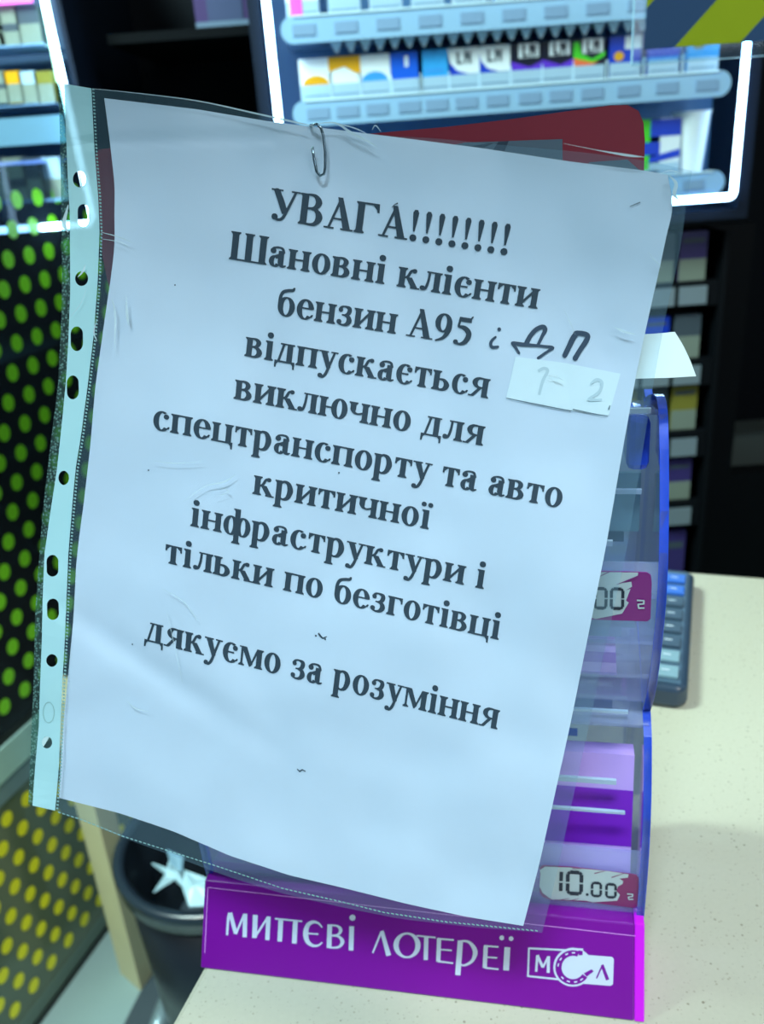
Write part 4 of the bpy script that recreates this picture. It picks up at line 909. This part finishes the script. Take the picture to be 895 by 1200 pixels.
for zz in (.72, .9, 1.06): build('inner_shelf', slab(-.48, SE - .02, zz, zz + .006, -.34, -.12), mat('dim_inner_shelf', (34, 48, 52), .3), sh)
build('reflection_streak', MB().tube([SP(.10, .70, -.05), SP(.25, 1.20, -.10)], .006, n=8), mat('grey_reflection', (90, 108, 104), .35), sh)  # grey bars stand in for reflections in the glass
build('reflection_streak', MB().tube([SP(.33, .75, -.06), SP(.22, .95, -.05), SP(.05, 1.05, -.05)], .003, n=8), mat('grey_reflection', (90, 108, 104), .35), sh)
a0, zz0 = sc_(34, 299); a1, _ = sc_(57, 294); pit = a1 - a0; rowh = (sc_(34, 299)[1] - sc_(30, 333)[1])
def dots(z_lo, z_hi, ref, m, name, r=.0128):
    rs, rz = ref; mb = MB(); mb.flat = True
    for k in range(-60, 60):
        z = rz + k * rowh
        if not (z_lo + r < z < z_hi - r): continue
        for j in range(-20, 30):
            s = rs + (j + .5 * (k % 2)) * pit
            if -.48 < s < SE - .02: mb.poly([SP(s + r * .95 * cos(2 * pi * q / 16), z + r * 1.05 * sin(2 * pi * q / 16), .0004) for q in range(16)])
    return build(name, mb, m, sh)
dots(rz1 + .012, glz - .03, (a0, zz0), mat('green_lit_dot_film', (122, 205, 30), .4), 'green_lit_dot_print')  # upper light is put into the dot colour as green
dots(.05, rz0, sc_(61, 990), mat('yellow_lit_dot_film', (225, 222, 24), .4), 'yellow_lit_dot_print')  # same dots, the lower light coloured in as yellow

# ================================================================== POST, BIN, FLOOR THINGS
f1 = onz(166, 1163, 0); f2 = onz(182, 1138, 0); f3 = onz(141, 1141, 0)
ua = (f2 - f1); ub = (f3 - f1)
post = MB().prism([f1, f2, f2 + ub, f3], (0, 0, .62))
pst = thing('wooden_post', f1 + (ub + ua) / 2, 'pale beige square wooden post standing behind the black bin', 'post')
build('post_shaft', post, mat('beige_wood', (190, 188, 150), .55, var=.1, scale=12), pst, bevel=.002)
build('post_cap', MB().prism([q + Vector((0, 0, .6203)) for q in (f1, f2, f2 + ub, f3)], (0, 0, .006)), mat('beige_cap', (160, 158, 126), .5), pst)
tf = Vector((f1.x, f1.y, 0))
bin_c = Vector((-.283, .972, 0)); BR, BH = .142, .45
bn = thing('waste_bin', bin_c, 'round black waste bin with a black liner left of the counter', 'bin')
blk = mat('black_bin_plastic', (17, 23, 32), .35, var=.2, scale=20)
build('bin_body', MB().lathe([(0, .004), (.112, .004), (.116, 0.0), (BR - .008, BH - .03), (BR - .012, BH - .03), (.108, .01), (0, .01)], bin_c, 48), blk, bn, smooth=True)
build('bin_rim', MB().lathe([(BR - .010, BH - .032), (BR, BH - .034), (BR + .004, BH - .006), (BR, BH), (BR - .012, BH - .004), (BR - .013, BH - .03), (BR - .010, BH - .032)], bin_c, 48), mat('black_rim_plastic', (26, 36, 46), .25), bn, smooth=True)
mb = MB()
def lin_pt(u, v):
    a = 2 * pi * u; r = (BR - .014) * (1 - v * .35) ; z = BH - .006 - v * .16
    k = noise.noise(Vector((cos(a) * 3, sin(a) * 3, v * 4))) * .012 * min(1, v * 4)
    return bin_c + Vector(((r + k) * cos(a), (r + k) * sin(a), z + k))
mb.grid(lin_pt, 48, 8); mb.flat = True
build('liner', mb, mat('black_liner', (20, 28, 36), .25, bump=.3, scale=60), bn, smooth=True)
mb = MB(); mb.lathe([(0, .28), (.05, .30), (.085, .285), (.09, .25)], bin_c, 24)
build('rubbish', mb, mat('dark_rubbish', (40, 52, 62), .6, var=.5, scale=30), bn, smooth=True)
def scrap(name, pts, Z, label, amp=.006, m=None):
    mb = MB(); mb.flat = True; P = [onz(x, y, Z + dz) for x, y, dz in pts]; c = sum(P, Vector()) / len(P) + Vector((0, 0, .008))
    n = len(P)
    for i in range(n):
        a, b = P[i], P[(i + 1) % n]; mid = (a + b + c) / 3 + Vector((0, 0, amp * (1 if i % 2 else -1)))
        mb.poly([a, b, mid]); mb.poly([b, c, mid]); mb.poly([c, a, mid])
    o = build(name, mb, m or mat('crumpled_white', (140, 172, 184), .4), origin=P[0]); s = o.modifiers.new('solid', 'SOLIDIFY'); s.thickness = .001
    return tag(o, label, 'litter', 'litter in the black bin')
scrap('plastic_scrap', [(178, 1012, 0), (196, 1018, .004), (203, 1004, .01), (212, 1020, .004), (218, 1042, 0), (206, 1030, .004), (180, 1046, -.01), (196, 1026, .004)], .40, 'star-shaped crumpled white plastic scrap inside the black bin')
scrap('paper_scrap', [(216, 1020, .01), (244, 1030, .01), (247, 1062, 0), (222, 1063, 0), (214, 1040, .006)], .40, 'flat white paper scrap in the bin beside the magenta sign', .003)
scrap('paper_scrap', [(196, 996, .01), (215, 1004, .01), (213, 1022, 0), (200, 1012, 0)], .41, 'small grey-blue scrap at the back of the bin', .003, mat('grey_scrap', (110, 145, 165), .4))
mt = [onz(140, 1215, 0), onz(165, 1165, 0), onz(184, 1138, 0), onz(230, 1150, 0), onz(240, 1215, 0)]
tag(build('floor_shadow_sheet', MB().prism([p + Vector((0, 0, .0005)) for p in mt], (0, 0, .006)), mat('floor_shadow_tone', (50, 64, 72), .6), origin=mt[0]), 'dark sheet painted as the floor shadow between table leg and bin', 'shadow sheet')  # thin dark sheet stands in for shadow on the floor
q0 = onz(176, 1230, .03); q1 = onz(204, 1150, .03)
tag(build('metal_pipe', MB().tube([q0, q1], .016, n=16), mat('grey_pipe', (120, 142, 150), .3, metal=.4), origin=q0, smooth=True), 'grey metal pipe lying on the floor beside the bin', 'pipe')
